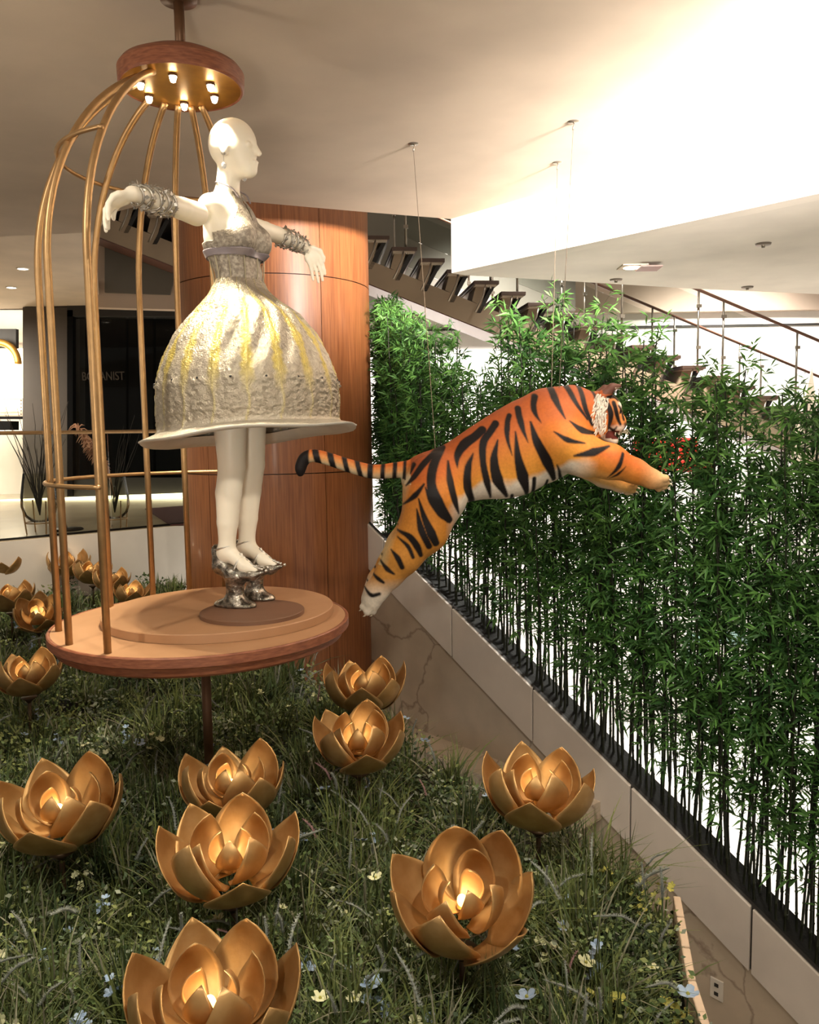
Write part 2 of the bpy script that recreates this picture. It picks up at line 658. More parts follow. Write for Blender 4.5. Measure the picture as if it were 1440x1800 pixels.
# fascia between the two ceilings
V, Fc = slab([(*A[:2], ZL), (*FE[:2], ZL), (*FE[:2], H1 + .3), (*A[:2], H1 + .3)], NW * .14)
tag(mk('trim_1', V, Fc, 'plaster_white'), kind='structure')
b1, b2, b3 = atz(1013, 495, ZL), atz(1210, 507, ZL), atz(1440, 517, ZL)
low_poly = [A + NW * .14, FE + NW * .14, b3 + (b3 - b2) * 4, b3, b2, b1]
V, Fc = prism([p[:2] for p in low_poly], ZL, ZL + .25)
tag(mk('ceiling', V, Fc, 'plaster_white'), kind='structure')
# higher ceiling over the landing
CZ = 3.70
V, Fc = prism([c168[:2], c168[:2] * (13.4 / c168[1]), (-14, 13.4), (-14, c0[1] - .2), c0[:2]], CZ, CZ + .2)
tag(mk('ceiling', V, Fc, 'plaster'), kind='structure')

# ---- stair wall with white curb panels
def on_wall(px, py):
    d = c_f + (px - 720) / F * c_x + (900 - py) / F * c_u
    t = (A @ NW) / (d @ NW)
    return d * t + np.array([0, 0, EYE])


J1, J4 = on_wall(797.7, 1068), on_wall(1325, 1594)
S = (J4 - J1) / 3
CH = .425
wall = tag(mk('wall_stair', *slab([J1 - S * 2.2 - [0, 0, CH - .03], J1 + S * 5.5 - [0, 0, CH - .03], (*(J1 + S * 5.5)[:2], -5.5), (*(J1 - S * 2.2)[:2], -5.5)], NW * .10), 'marble'), kind='structure')
curb = root('trim_2', J1 - [0, 0, CH], kind='structure')
up = np.array([0, 0, 1.0])
sh = S / np.linalg.norm(S)
for k in range(-2, 5):
    a = J1 + S * (k if k > -2 else -2.2) + sh * .009
    b = J1 + S * (k + 1) - sh * .009
    if k == -2:
        b = J1 - S - sh * .009
    V, Fc = slab([a, b, b - up * CH, a - up * CH], NW * -.03)
    mk('curb_panel', V, Fc, 'white_paint', curb, bevel=.003)
V, Fc = slab([J1 - S * 2.2 - NW * .012, J1 + S * 5 - NW * .012, J1 + S * 5 - NW * .012 - up * (CH - .01), J1 - S * 2.2 - NW * .012 - up * (CH - .01)], NW * .04)
mk('curb_backing', V, Fc, 'shop_dim', curb)
# planting trough along the curb
a, b = J1 - S * 1.12 + NW * .03 - up * .02, J1 + S * 5 + NW * .03 - up * .02
V, Fc = slab([a, b, b + NW * .24, a + NW * .24], -up * .3)
tr = mk('planting_trough', V, Fc, 'trough')
tag(tr, 'long dark sloping planting trough behind the white stair curb', 'planter')
# outlet on the marble
oc = on_wall(1261, 1738)
o = root('wall_outlet', oc - up * .07, 'small pale double socket plate on the marble stair wall', 'outlet')
V, Fc = slab([oc - D * .045 - up * .07, oc + D * .045 - up * .07, oc + D * .045 + up * .07, oc - D * .045 + up * .07], -NW * .012)
mk('plate', V, Fc, 'outlet', o, bevel=.003)
for s in (-1, 1):
    q = oc + up * .03 * s - NW * .012
    V, Fc = slab([q - D * .014 - up * .012, q + D * .014 - up * .012, q + D * .014 + up * .012, q - D * .014 + up * .012], -NW * .003)
    mk('socket', V, Fc, 'shop_dim', o)

# floors
LZ = float(on_wall(735, 1282)[2])
wa, wb = J1 - S * 1.4, J1 + S * 5.5
wl_ = J1 + S * 1.72
V, Fc = prism([wa[:2], wl_[:2], wl_[:2] - NW[:2] * .32, wa[:2] - NW[:2] * .32], LZ - .14, LZ)
tag(mk('trim_5', V, Fc, 'marble'), kind='structure')
V, Fc = prism([wa[:2], wb[:2], wb[:2] - NW[:2] * 9, wa[:2] - NW[:2] * 9], -3.2, -3.0)
tag(mk('floor', V, Fc, 'marble'), kind='structure')
V, Fc = prism([(-3, 17), (16, 17), (16, 2), (4.5, 2), wb[:2] + NW[:2] * .1, wa[:2] + NW[:2] * .1, (-3, 9)], -3.2, -3.0)
tag(mk('floor', V, Fc, 'marble_floor'), kind='structure')

# far hall wall
zt = float(at(1200, 549, 16.4)[2])
V, Fc = box(-4, 18, 16.5, 16.7, -3.2, zt)
tag(mk('wall_back', V, Fc, 'hall_white'), kind='structure')
V, Fc = box(-14, 18, 16.3, 16.5, zt, 8.5)
tag(mk('trim_3', V, Fc, 'far_beige'), kind='structure')
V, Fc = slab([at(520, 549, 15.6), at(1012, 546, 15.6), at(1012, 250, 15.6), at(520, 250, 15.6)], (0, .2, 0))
tag(mk('wall_shade_panel', V, Fc, 'upper_grey'), kind='structure')  # added dark sheet: shade on the back wall put into its colour
zl = float(at(1200, 574, 16.4)[2])
V, Fc = box(-2, 14, 16.46, 16.5, zl, zl + .035)
tag(mk('trim_4', V, Fc, 'shop_dim'), kind='structure')
# recess wall under the upper flight, left of the column
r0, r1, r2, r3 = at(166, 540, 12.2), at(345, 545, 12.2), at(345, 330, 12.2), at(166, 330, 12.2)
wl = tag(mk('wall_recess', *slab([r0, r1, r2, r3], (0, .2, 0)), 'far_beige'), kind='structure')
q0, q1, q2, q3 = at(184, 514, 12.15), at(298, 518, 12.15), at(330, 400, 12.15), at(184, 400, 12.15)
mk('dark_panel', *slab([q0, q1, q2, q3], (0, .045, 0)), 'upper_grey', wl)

# ---- wood-clad column
cc = at(488, 760, 7.95)[:2]
CR = .905
colm = root('column', (*cc, -3.2), kind='structure')
V, Fc = lathe([(CR - .03, -3.2), (CR - .03, 6.0)], 64, (cc[0], cc[1], 0))
mk('core', V, Fc, 'stair_black', colm, smooth=True)
zs1, zs2 = float(at(480, 481, 7.08)[2]), float(at(520, 833, 7.1)[2])
front = math.atan2(-cc[1], -cc[0])          # towards the viewer
seams = [front + math.radians(v) for v in (26.5, -42, 95, -110.5)]
# angles grow anticlockwise seen from above: to the right of the viewer
edges = sorted([front + math.radians(v) for v in (-110.5, -42, 26.5, 95, 163.5)])
for z0, z1 in ((-3.2, zs2), (zs2, zs1), (zs1, 6.0)):
    for a0, a1 in zip(edges[:-1], edges[1:]):
        n = 18
        ang = np.linspace(a0 + .003, a1 - .003, n)
        V, Fc = [], []
        for rr in (CR, CR - .025):
            for zz in (z0 + .004, z1 - .004):
                for t in ang:
                    V.append((cc[0] + rr * math.cos(t), cc[1] + rr * math.sin(t), zz))
        for i in range(n - 1):
            Fc += [(i, i + 1, n + i + 1, n + i), (2 * n + i + 1, 2 * n + i, 3 * n + i, 3 * n + i + 1),
                   (n + i, n + i + 1, 3 * n + i + 1, 3 * n + i), (i + 1, i, 2 * n + i, 2 * n + i + 1)]
        Fc += [(0, n, 3 * n, 2 * n), (2 * n - 1, n - 1, 3 * n - 1, 4 * n - 1)]
        mk('wood_panel', V, Fc, 'wood_panel', colm, autos=35)

# ---- staircases
def stair(name, P0, step, ks, label, rail=False, width=1.7, posts=()):
    e = step * [1, 1, 0]
    run = np.linalg.norm(e)
    e = e / run
    n = np.array([-e[1], e[0], 0])
    if n[1] < 0: n = -n
    st = root(name, P0 + step * ks[0] - up * 1.2, label, 'staircase')
    for k in ks:
        p = P0 + step * k
        V, Fc = slab([p, p - e * (run * .93), p - e * (run * .93) + n * width, p + n * width], -up * .05)
        mk('tread', V, Fc, 'tread_dark', st, bevel=.006)
        q = p - up * .05 - n * 0 + n * .02
        V, Fc = slab([q - e * .03, q - e * (run * .88), q - e * (run * .88) + n * (width - .04), q - e * .03 + n * (width - .04)], -up * .018)
        mk('tread_soffit', V, Fc, 'tread_under', st)
        # slanted riser plate and thin strut
        q = p - up * .055 + n * .12
        V, Fc = slab([q - e * .03, q - e * .09, q - e * (.09 + run * .55) - up * .36, q - e * (.03 + run * .55) - up * .36], n * (width - .4))
        mk('riser_plate', V, Fc, 'stair_black', st)
        V, Fc = slab([q - e * (run * .8), q - e * (run * .38), q - e * (run * .62) - up * .26, q - e * (run * .95) - up * .2], n * .5)
        mk('bracket', V, Fc, 'stair_beige', st)
        s0 = p - e * (run * .5) - up * .05 + n * .03
        V, Fc = tube([s0, s0 - e * .03 - up * .14, s0 - e * .14 - up * .36], .014, 6)
        mk('strut', V, Fc, 'steel', st, smooth=True)
    # box stringer
    a, b = P0 + step * (ks[0] - .5), P0 + step * (ks[-1] + 1.0)
    o1 = n * .12
    q = [a + o1 - up * .40, b + o1 - up * .40, b + o1 - up * .71, a + o1 - up * .71]
    mk('stringer', *slab(q, n * .78), 'stair_beige', st)
    q = [a + n * .14 - up * .712, b + n * .14 - up * .712, b + n * .88 - up * .712, a + n * .88 - up * .712]
    mk('stringer_soffit', *slab(q, -up * .012), 'stair_red', st)
    if rail:
        for off, h in ((n * .04, 1.0), (n * (width - .06), 1.0)):
            a, b = P0 + step * ks[0] + off + up * h, P0 + step * (ks[-1] + 1) + off + up * h
            mk('handrail', *tube([a, b], .022, 10), 'handrail_wood', st, smooth=True)
            for k in posts:
                p = P0 + step * k - e * (run * .3) + off
                mk('post', *tube([p - up * .1, p + up * (h + .05)], .016, 8), 'steel', st, smooth=True)
                for hz in (.25, .82):
                    c = p + up * hz - n * .02
                    mk('clamp', *box(c[0] - .03, c[0] + .03, c[1] - .02, c[1] + .02, c[2] - .022, c[2] + .022), 'steel', st)
            for ka, kb in zip(posts[0::2], posts[1::2]):
                pa, pb = P0 + step * ka - e * (run * .3) + off, P0 + step * kb - e * (run * .3) + off
                mk('glass_panel', *slab([pa + up * .12, pb + up * .12, pb + up * .95, pa + up * .95], n * .012), 'pane', st)
    return st, e, n


P0, P1 = at(684.8, 414, 11.2), at(1413.7, 712.6, 11.85)
STEP = (P1 - P0) / 16
stair('staircase', P0, STEP, list(range(-1, 20)), 'open-tread staircase with glass and steel railings descending beyond the bamboo', True,
      posts=(.9, 4, 5, 8, 9, 12, 13, 16, 17, 20))
PL = at(302, 370, 11.3)
stair('staircase', PL, STEP, [-3, -2, -1, 0, 1, 2], 'short open-tread stair flight seen from below between cage bars and column', False, width=1.2)

# ---- downlights and ceiling fittings
def downlight(px, py, z, r, label):
    p = atz(px, py, z)
    d = root('downlight', p - up * .01, label, 'ceiling light', 'round downlights in the landing ceiling')
    mk('trim_ring', *lathe([(r, .012), (r, 0), (r * .8, 0), (r * .78, .012)], 24, p - up * .01), 'plaster_white', d, smooth=True)
    mk('lens', *lathe([(0, .003), (r * .8, .003)], 24, p - up * .01), 'downlight_glow', d)
    return d


downlight(40, 472, CZ, .075, 'round recessed downlight in landing ceiling close to the cage bars')
downlight(20, 505, CZ, .075, 'round recessed downlight in landing ceiling nearer the grey shop wall')
p = atz(1112, 468, ZL)
d = root('recessed_spotlight', p - up * .02, 'lit recessed spotlight with open trapdoor in the lower ceiling', 'ceiling light')
mk('frame', *slab([p + [-.1, -.1, -.01], p + [.1, -.1, -.01], p + [.1, .1, -.01], p + [-.1, .1, -.01]], (0, 0, .012)), 'plaster', d)
mk('lens', *lathe([(0, 0), (.07, 0)], 20, p - up * .014), 'downlight_glow', d)
p2 = atz(1140, 469, ZL - .02)
mk('flap', *slab([p2 + [-.08, -.08, -.012], p2 + [.09, -.08, -.012], p2 + [.09, .08, -.02], p2 + [-.08, .08, -.02]], (0, 0, .01)), 'handrail_wood', d)
for px, py, t_ in ((1083, 491, 'beside the lit spotlight'), (1314, 504, 'near the back edge of the lower ceiling'), (1342, 428, 'in the middle of the lower ceiling')):
    p = atz(px, py, ZL)
    d = root('sprinkler', p - up * .03, 'small grey round ceiling fitting ' + t_, 'ceiling fitting')
    mk('rosette', *lathe([(0, -.012), (.05, -.012), (.055, 0)], 20, p), 'fixture', d, smooth=True)
    mk('nozzle', *lathe([(0, -.03), (.012, -.03), (.014, -.012)], 12, p), 'steel', d, smooth=True)

# ---- landing with glass balustrade, shop front beyond
e0, e1 = atz(0, 952, LAND), atz(300, 925, LAND)
ed = (e1 - e0) * [1, 1, 0]
ed /= np.linalg.norm(ed)
nl = np.array([-ed[1], ed[0], 0])
ea, eb = e0 - ed * 3.5, e1 + ed * .9
V, Fc = prism([ea[:2], eb[:2], (-2.6, 13.2), (-2.9, 16.3), (-14, 16.3), (-14, ea[1])], LAND - .3, LAND)
tag(mk('floor', V, Fc, 'landing_floor'), kind='structure')
V, Fc = slab([ea - up * .85, eb - up * .85, eb - up * .005, ea - up * .005], -nl * .03)
tag(mk('wall_landing', V, Fc, 'plaster_white'), kind='structure')
bal = root('glass_balustrade', e0, 'clear glass balustrade with slim brass handrail along the landing edge', 'balustrade')
q = e0 + nl * .05
hr = float(at(120, 760, (e0[1] + e1[1]) / 2)[2]) - LAND
a, b = ea + nl * .05, eb + nl * .05
mk('handrail', *tube([a + up * hr, b + up * hr], .02, 10), 'brass_bar', bal, smooth=True)
L = np.linalg.norm(b - a)
for i in range(4):
    pa, pb = a + ed * (L * i / 4 + .008), a + ed * (L * (i + 1) / 4 - .008)
    mk('glass_panel', *slab([pa + up * .01, pb + up * .01, pb + up * (hr - .02), pa + up * (hr - .02)], nl * .012), 'pane', bal)
mk('base_channel', *slab([a, b, b + nl * .04, a + nl * .04], up * .02), 'dark_metal', bal)

SY = 13.2
def sq(x0, x1, y0, y1, Y, th=.1, mt='shop_grey', name='panel', parent=None, **kw):
    q = [at(x0, y1, Y), at(x1, y1, Y), at(x1, y0, Y), at(x0, y0, Y)]
    return mk(name, *slab(q, (0, th, 0)), mt, parent, **kw)


tag(sq(40, 118, 540, 878, SY, .5, 'shop_grey', 'wall_shop'), kind='structure')
shop = root('shop_front', at(220, 880, SY), 'dark glazed shop front with faint letters beyond the brass handrail', 'shop front')
sq(118, 128, 545, 872, SY - .02, .12, 'shop_black', 'frame_post', shop)
sq(150, 157, 560, 872, SY + .3, .08, 'shop_black', 'frame_post', shop)
sq(118, 345, 536, 556, SY - .02, .3, 'shop_dim', 'header', shop)
sq(128, 156, 556, 750, SY + .6, .05, 'shop_dim', 'reflection_panel', shop)  # grey panel painted in for the paler reflection in the glass
sq(118, 380, 530, 900, SY + .9, .08, 'shop_black', 'curtain', shop)
sq(118, 380, 840, 884, SY + .02, .1, 'shop_dim', 'plinth', shop)
for i in range(5):
    x = 128 + i * 48
    sq(x + 2, x + 46, 556, 842, SY + .1, .012, 'pane', 'window_pane', shop)
tcu = bpy.data.curves.new('sign', 'FONT')
tcu.body = 'BOTANIST'
tcu.extrude = .006
to = bpy.data.objects.new('sign_tmp', tcu)
COL.objects.link(to)
bpy.context.view_layer.update()
tm = bpy.data.meshes.new_from_object(to.evaluated_get(bpy.context.evaluated_depsgraph_get()))
tv = np.array([v.co for v in tm.vertices])
tf = [tuple(p.vertices) for p in tm.polygons]
bpy.data.objects.remove(to)
s0, s1 = at(145, 669, SY + .05), at(219, 669, SY + .05)
hgt = at(180, 654, SY + .05)[2] - at(180, 669, SY + .05)[2]
sx = (s1[0] - s0[0]) / (tv[:, 0].max() - tv[:, 0].min())
tv2 = np.stack([s0[0] + (tv[:, 0] - tv[:, 0].min()) * sx, s0[1] + tv[:, 2], s0[2] + (tv[:, 1] - tv[:, 1].min()) * hgt / (tv[:, 1].max() - tv[:, 1].min())], -1)
mk('sign_letters', tv2, tf, 'letter', shop)
# light slot at the foot of the shop front
led = mk('light_slot', *slab([at(-60, 893, SY - .1), at(345, 877, SY - .1), at(345, 866, SY - .1), at(-60, 881, SY - .1)], (0, .06, 0)), 'led_glow')
tag(led, 'long glowing light slot along the foot of the dark shop front', 'light')
# bright neighbouring shop
br = root('bright_shop', at(10, 880, SY + 1.2), 'brightly lit shop interior with an arched niche left of the grey wall', 'shop')
sq(-170, 62, 545, 880, SY + 1.4, .08, 'plaster_white', 'back_wall', br)
sq(-170, 28, 578, 612, SY + .8, .1, 'shop_dim', 'valance', br)
arc = [at(-2 + 34 * math.cos(t), 640 - 38 * math.sin(t), SY + .7) for t in np.linspace(0, PI, 24)]
mk('arch', *tube(arc, .06, 8), 'gold_plate', br, smooth=True)
mk('lit_niche', *slab([at(-40, 700, SY + 1.3), at(44, 700, SY + 1.3), at(44, 612, SY + 1.3), at(-40, 612, SY + 1.3)], (0, .04, 0)), 'shop_bright', br)
for i in range(5):
    sq(-60, 36, 703 + i * 6, 705 + i * 6, SY + 1.2, .05, 'far_beige', 'shelf_board', br)
sq(-80, 42, 732, 736, SY + .4, .5, 'shop_black', 'counter_top', br)
sq(-80, 18, 740, 756, SY + .3, .3, 'shop_black', 'counter_box', br)
lamp('POINT', 'niche_light', at(10, 660, SY + .9), 60, (1, .88, .7), size=.1)
# red rug
rg = [atz(255, 895, LAND + .004), atz(345, 888, LAND + .004), atz(345, 922, LAND + .004), atz(300, 924, LAND + .004)]
tag(mk('rug', *slab(rg, (0, 0, .008)), 'rug_red'), 'dark red rug on the landing floor behind the cage bars', 'rug')


def vase(px, py, s, lab, kind):
    p = atz(px, py, LAND)
    v = root('floor_vase', p, lab, 'vase')
    prof = [(0, .12), (.09, .13), (.16, .20), (.19, .30), (.185, .42), (.165, .56), (.15, .66)]
    mk('glass_bowl', *lathe([(r * s, z * s) for r, z in prof], 32, p), 'vase_glass', v, smooth=True)
    for i in range(4):
        a = PI / 4 + PI / 2 * i
        dr = np.array([math.cos(a), math.sin(a), 0])
        mk('stand_leg', *tube([p + dr * .15 * s, p + dr * .185 * s + up * .36 * s], .008 * s, 6), 'brass_bar', v)
    mk('stand_ring', *tube([p + np.array([.155 * math.cos(t), .155 * math.sin(t), .12]) * s for t in np.linspace(0, 2 * PI, 24, endpoint=False)], .007 * s, 6, closed=True), 'brass_bar', v, smooth=True)
    rr = random.Random(px)
    parts = []
    for i in range(24 if kind == 'twig' else 12):
        a, tilt = rr.uniform(0, 2 * PI), rr.uniform(.1, .42)
        L = rr.uniform(.7, 1.25) * s
        pts = [p + up * .2 * s]
        for q in range(1, 6):
            f_ = q / 5
            pts.append(p + up * (.2 * s + L * f_) + np.array([math.cos(a), math.sin(a), 0]) * L * tilt * f_ ** 1.4 + np.array([rr.uniform(-.02, .02), rr.uniform(-.02, .02), 0]))
        mk('twig', *tube(pts, np.linspace(.007, .002, 6) * s, 5), 'twig', v)
    return v, p


vase(72, 937, .95, 'large glass floor vase of dark twigs on a brass stand by the grey wall', 'twig')
v2, p2_ = vase(203, 928, .85, 'glass floor vase with pink pampas and dark twigs behind the cage bars', 'pampas')
parts = []
rr = random.Random(3)
for i in range(4):
    a0 = p2_ + up * .35
    a1 = at(132 + i * 9, 745 + i * 14, p2_[1] - .1)
    mid = (a0 + a1) / 2 + np.array([.05, 0, .1])
    parts.append(tube(spline([a0, mid, a1], 10), .006, 5))
    for j in range(70):
        t = rr.uniform(.45, 1.0)
        c = a0 * (1 - t) ** 2 + 2 * t * (1 - t) * mid + t * t * a1
        dv = np.array([rr.gauss(0, 1), rr.gauss(0, 1), rr.gauss(0, 1)])
        dv /= np.linalg.norm(dv)
        parts.append(tube([c, c + dv * .05, c + dv * .09 - up * .03], [.008, .006, .001], 4, False))
    mk('pampas_plume', *merge(*parts), 'pampas', v2)['kind'] = 'stuff'
    parts = []
p = atz(117, 932, LAND)
pl = root('lamp_foot', p, 'flat dark round metal foot standing on the landing beside the twig vase', 'stand')
mk('disc', *lathe([(0, 0), (.17, 0), (.175, .01), (.16, .022), (0, .022)], 32, p), 'dark_metal', pl, autos=40)
mk('post', *tube([p + up * .02, p + up * .5 + np.array([-.1, 0, 0])], .012, 8), 'dark_metal', pl, smooth=True)

# ---- things in the lower hall, glimpsed through the bamboo
def hall_box(px, py, w, h, Y, mt, name, label, cat):
    p = at(px, py, Y)
    r_ = root(name, p, label, cat)
    mk('seat', *box(p[0] - w / 2, p[0] + w / 2, p[1], p[1] + w * .8, p[2] + h * .25, p[2] + h * .55), mt, r_, bevel=.03)
    mk('backrest', *box(p[0] - w / 2, p[0] + w / 2, p[1] + w * .65, p[1] + w * .8, p[2] + h * .5, p[2] + h), mt, r_, bevel=.03)
    for sx_ in (-1, 1):
        mk('leg', *box(p[0] + sx_ * w * .42 - .03, p[0] + sx_ * w * .42 + .03, p[1], p[1] + w * .8, -3.0 if p[2] < -2 else p[2], p[2] + h * .25), 'steel', r_)


pz = -3.0
a = atz(1195, 850, pz)
hall_box(1195, 850, .9, .6, 11.0, 'lacquer_red', 'display_bench', 'glossy red display bench glimpsed through bamboo beyond the paw', 'bench')
a = atz(1265, 1190, pz)
tb = root('display_table', a, 'pale teal display table on lower floor glimpsed through bamboo', 'table')
mk('table_top', *box(a[0] - .5, a[0] + .5, a[1] - .3, a[1] + .4, -2.3, -2.24), 'teal_paint', tb, bevel=.01)
for sx_ in (-.44, .44):
    for sy_ in (-.24, .34):
        mk('leg', *box(a[0] + sx_ - .03, a[0] + sx_ + .03, a[1] + sy_ - .03, a[1] + sy_ + .03, -3.0, -2.3), 'teal_paint', tb)
# pointed white sculpture beside the stair foot
p = at(1421, 722, 9.2)
sc = root('pointed_sculpture', p, 'slim pointed pale sculpture standing beside the foot of the staircase', 'sculpture')
ap = at(1428, 644, 9.2)
w = .12
V = [p + [-w, -w, -.6], p + [w * .9, -w, -.6], p + [w * .9, w, -.6], p + [-w, w, -.6], p + [-w * .75, -.06, 0], p + [w * .55, -.06, 0], p + [w * .55, .06, 0], p + [-w * .75, .06, 0], ap]
mk('spire', np.array(V), [(3, 2, 1, 0), (0, 1, 5, 4), (1, 2, 6, 5), (2, 3, 7, 6), (3, 0, 4, 7), (4, 5, 8), (5, 6, 8), (6, 7, 8), (7, 4, 8)], 'plaster', sc)
# glass pane with polished top edge behind the bamboo
g0, g1 = at(1195, 727, 7.2), at(1560, 727, 6.6)
gp = root('glass_screen', (*((g0 + g1) / 2)[:2], -1.0), 'clear glass screen with a polished top edge behind the bamboo', 'glass screen')
mk('pane', *slab([(*g0[:2], -1.0), (*g1[:2], -1.0), g1, g0], (0, .012, 0)), 'pane', gp)
mk('top_edge', *tube([g0, g1], .008, 6), 'steel', gp)

# ------------------------------------------------------------------ flower bed
bed_poly = np.array([atz(1184, 1578, .12)[:2], atz(720, 1292, .12)[:2], atz(590, 1200, .12)[:2], (-1.9, 7.2), e1[:2] - nl[:2] * .06, e0[:2] - nl[:2] * .06, (ea - nl * .06)[:2], (-6.5, .9), (.62, .9), atz(1207, 1722, .12)[:2]])
bed = root('flower_bed', (-1, 3, -.2), 'dark planted flower bed with a pale stone edge beneath the lotus lamps', 'flower bed')
V, Fc = prism(bed_poly, LZ, .02)
mk('soil', V, Fc, 'soil', bed)
# pale edging strip: corner towards the viewer
ec = [np.array([*atz(1190, 1574, .12)[:2], 0]), np.array([*atz(1216, 1722, .12)[:2], 0]), np.array([*atz(1250, 1830, .12)[:2], 0])]
pts = [ec[0], ec[0] * .72 + ec[1] * .28, ec[0] * .35 + ec[1] * .65, ec[1], ec[2]]
for a_, b_ in zip(pts[:-1], pts[1:]):
    dv = (b_ - a_) / np.linalg.norm(b_ - a_)
    nn = np.array([-dv[1], dv[0], 0]) * .012
    a2, b2_ = a_ + dv * .003, b_ - dv * .003
    V, Fc = slab([a2 - nn + up * -.1, b2_ - nn + up * -.1, b2_ + nn + up * -.1, a2 + nn + up * -.1], up * .22)
    mk('edge_stone', V, Fc, 'edge_stone', bed, bevel=.004)


def in_poly(P, poly):
    x, y = P[:, 0], P[:, 1]
    ins = np.zeros(len(P), bool)
    j = len(poly) - 1
    for i in range(len(poly)):
        xi, yi = poly[i]
        xj, yj = poly[j]
        c = ((yi > y) != (yj > y)) & (x < (xj - xi) * (y - yi) / (yj - yi + 1e-12) + xi)
        ins ^= c
        j = i
    return ins


def bed_points(n, near=1.5, far=8.6, power=1.0, margin=0.0):
    """points on the bed that the picture can see, denser towards the viewer"""
    out = []
    tot = 0
    while tot < n:
        k = n * 2
        Y = near * (far / near) ** RNG.random(k) if power == 1.0 else near + (far - near) * RNG.random(k)
        X = (RNG.random(k) * 1.24 - .62) * Y
        P = np.stack([X, Y], -1)
        P = P[in_poly(P, bed_poly)]
        out.append(P)
        tot += len(P)
    return np.vstack(out)[:n]


# grass blades (uncountable: one object)
NB = 60000
tuft = bed_points(1250)
ti = RNG.integers(0, len(tuft), NB)
P = tuft[ti] + RNG.normal(0, .022, (NB, 2)) * (.55 + tuft[ti][:, 1:2] * .22)
ok_ = in_poly(P, bed_poly)
P, ti = P[ok_], ti[ok_]
th_ = .10 + .24 * RNG.random(len(tuft)) ** 1.6
tc_ = RNG.random(len(tuft))
NB = len(P)
dist = P[:, 1]
tn = np.array([mnoise.noise(Vector((x * 1.3, y * 1.3, 0))) for x, y in P])
hgt = th_[ti] * (.55 + .6 * RNG.random(NB)) * (1 + .35 * tn)
hgt *= np.where((P[:, 0] > .2) & (P[:, 1] < 3.2) & (P[:, 0] - P[:, 1] * .27 > 0), .55, 1.0)
wid = (.0022 + .0018 * RNG.random(NB)) * (.75 + dist * .22)
az = RNG.random(NB) * 2 * PI
lean = RNG.random(NB) ** 1.3 * 1.1
ts = np.array([0, .4, .75, 1.0])
dirv = np.stack([np.cos(az), np.sin(az)], -1)
side = np.stack([-np.sin(az + RNG.normal(0, .6, NB)), np.cos(az)], -1)
V = np.zeros((NB, 7, 3))
for i, t in enumerate(ts):
    c = np.zeros((NB, 3))
    c[:, :2] = P + dirv * (hgt * lean * t ** 1.8)[:, None]
    c[:, 2] = hgt * (t - .28 * lean * t * t)
    w = wid * (1 - .65 * t)
    if i < 3:
        V[:, 2 * i] = c
        V[:, 2 * i + 1] = c
        V[:, 2 * i, :2] -= side * w[:, None]
        V[:, 2 * i + 1, :2] += side * w[:, None]
    else:
        V[:, 6] = c
base = np.arange(NB)[:, None] * 7
Q = np.vstack([base + np.array([0, 1, 3]), base + np.array([0, 3, 2]), base + np.array([2, 3, 5]), base + np.array([2, 5, 4]), base + np.array([4, 5, 6])])
gr = mk('grass', V.reshape(-1, 3), Q, 'grass_blade', smooth=True)
tag(gr, 'tall fine green grass growing all over the flower bed', 'grass', kind='stuff')
ca, cb, cc_ = lin_a((112, 122, 66)), lin_a((66, 84, 52)), lin_a((132, 130, 108))
u1, u2 = np.clip(tc_[ti] + RNG.normal(0, .15, NB), 0, 1)[:, None], (RNG.random(NB) < .16)[:, None]
bc = np.where(u2, cc_, ca * u1 + cb * (1 - u1))
set_col(gr, np.repeat(bc, 7, 0))

# low leafy ground cover (uncountable)
cl = bed_points(2100)
NL = 84000
pick = RNG.integers(0, len(cl), NL)
hc = RNG.random(len(cl)) ** 1.5 * .17 + .05
right = (cl[:, 0] - cl[:, 1] * .2 > 0)
hc = np.where(right, hc * 1.1, hc)
C = np.zeros((NL, 3))
C[:, :2] = cl[pick] + RNG.normal(0, .045, (NL, 2))
C[:, 2] = hc[pick] * (.25 + .9 * RNG.random(NL))
keep = in_poly(C[:, :2], bed_poly)
C, pick = C[keep], pick[keep]
NL = len(C)
d1 = RNG.normal(0, 1, (NL, 3))
d1[:, 2] = np.abs(d1[:, 2]) * .6
d1 /= np.linalg.norm(d1, axis=1)[:, None]
d2 = np.cross(d1, RNG.normal(0, 1, (NL, 3)))
d2 /= np.linalg.norm(d2, axis=1)[:, None] + 1e-9
sz = (.009 + .009 * RNG.random(NL)) * (.8 + C[:, 1] * .16)
V = np.stack([C, C + d1 * sz[:, None] * .55 + d2 * sz[:, None] * .36, C + d1 * sz[:, None] * 1.25, C + d1 * sz[:, None] * .55 - d2 * sz[:, None] * .36], 1)
Q = np.arange(NL * 4).reshape(NL, 4)
gc = mk('ground_cover', V.reshape(-1, 3), Q, 'cover_leaf')
tag(gc, 'low leafy ground cover between the grass of the flower bed', 'ground cover', kind='stuff')
pal = np.array([lin_a(c) for c in ((86, 106, 60), (108, 128, 82), (140, 150, 92), (76, 92, 66), (146, 154, 132))])
ci = RNG.integers(0, 5, len(cl))
set_col(gc, np.repeat(pal[ci][pick] * (.7 + .6 * RNG.random((NL, 1))), 4, 0))


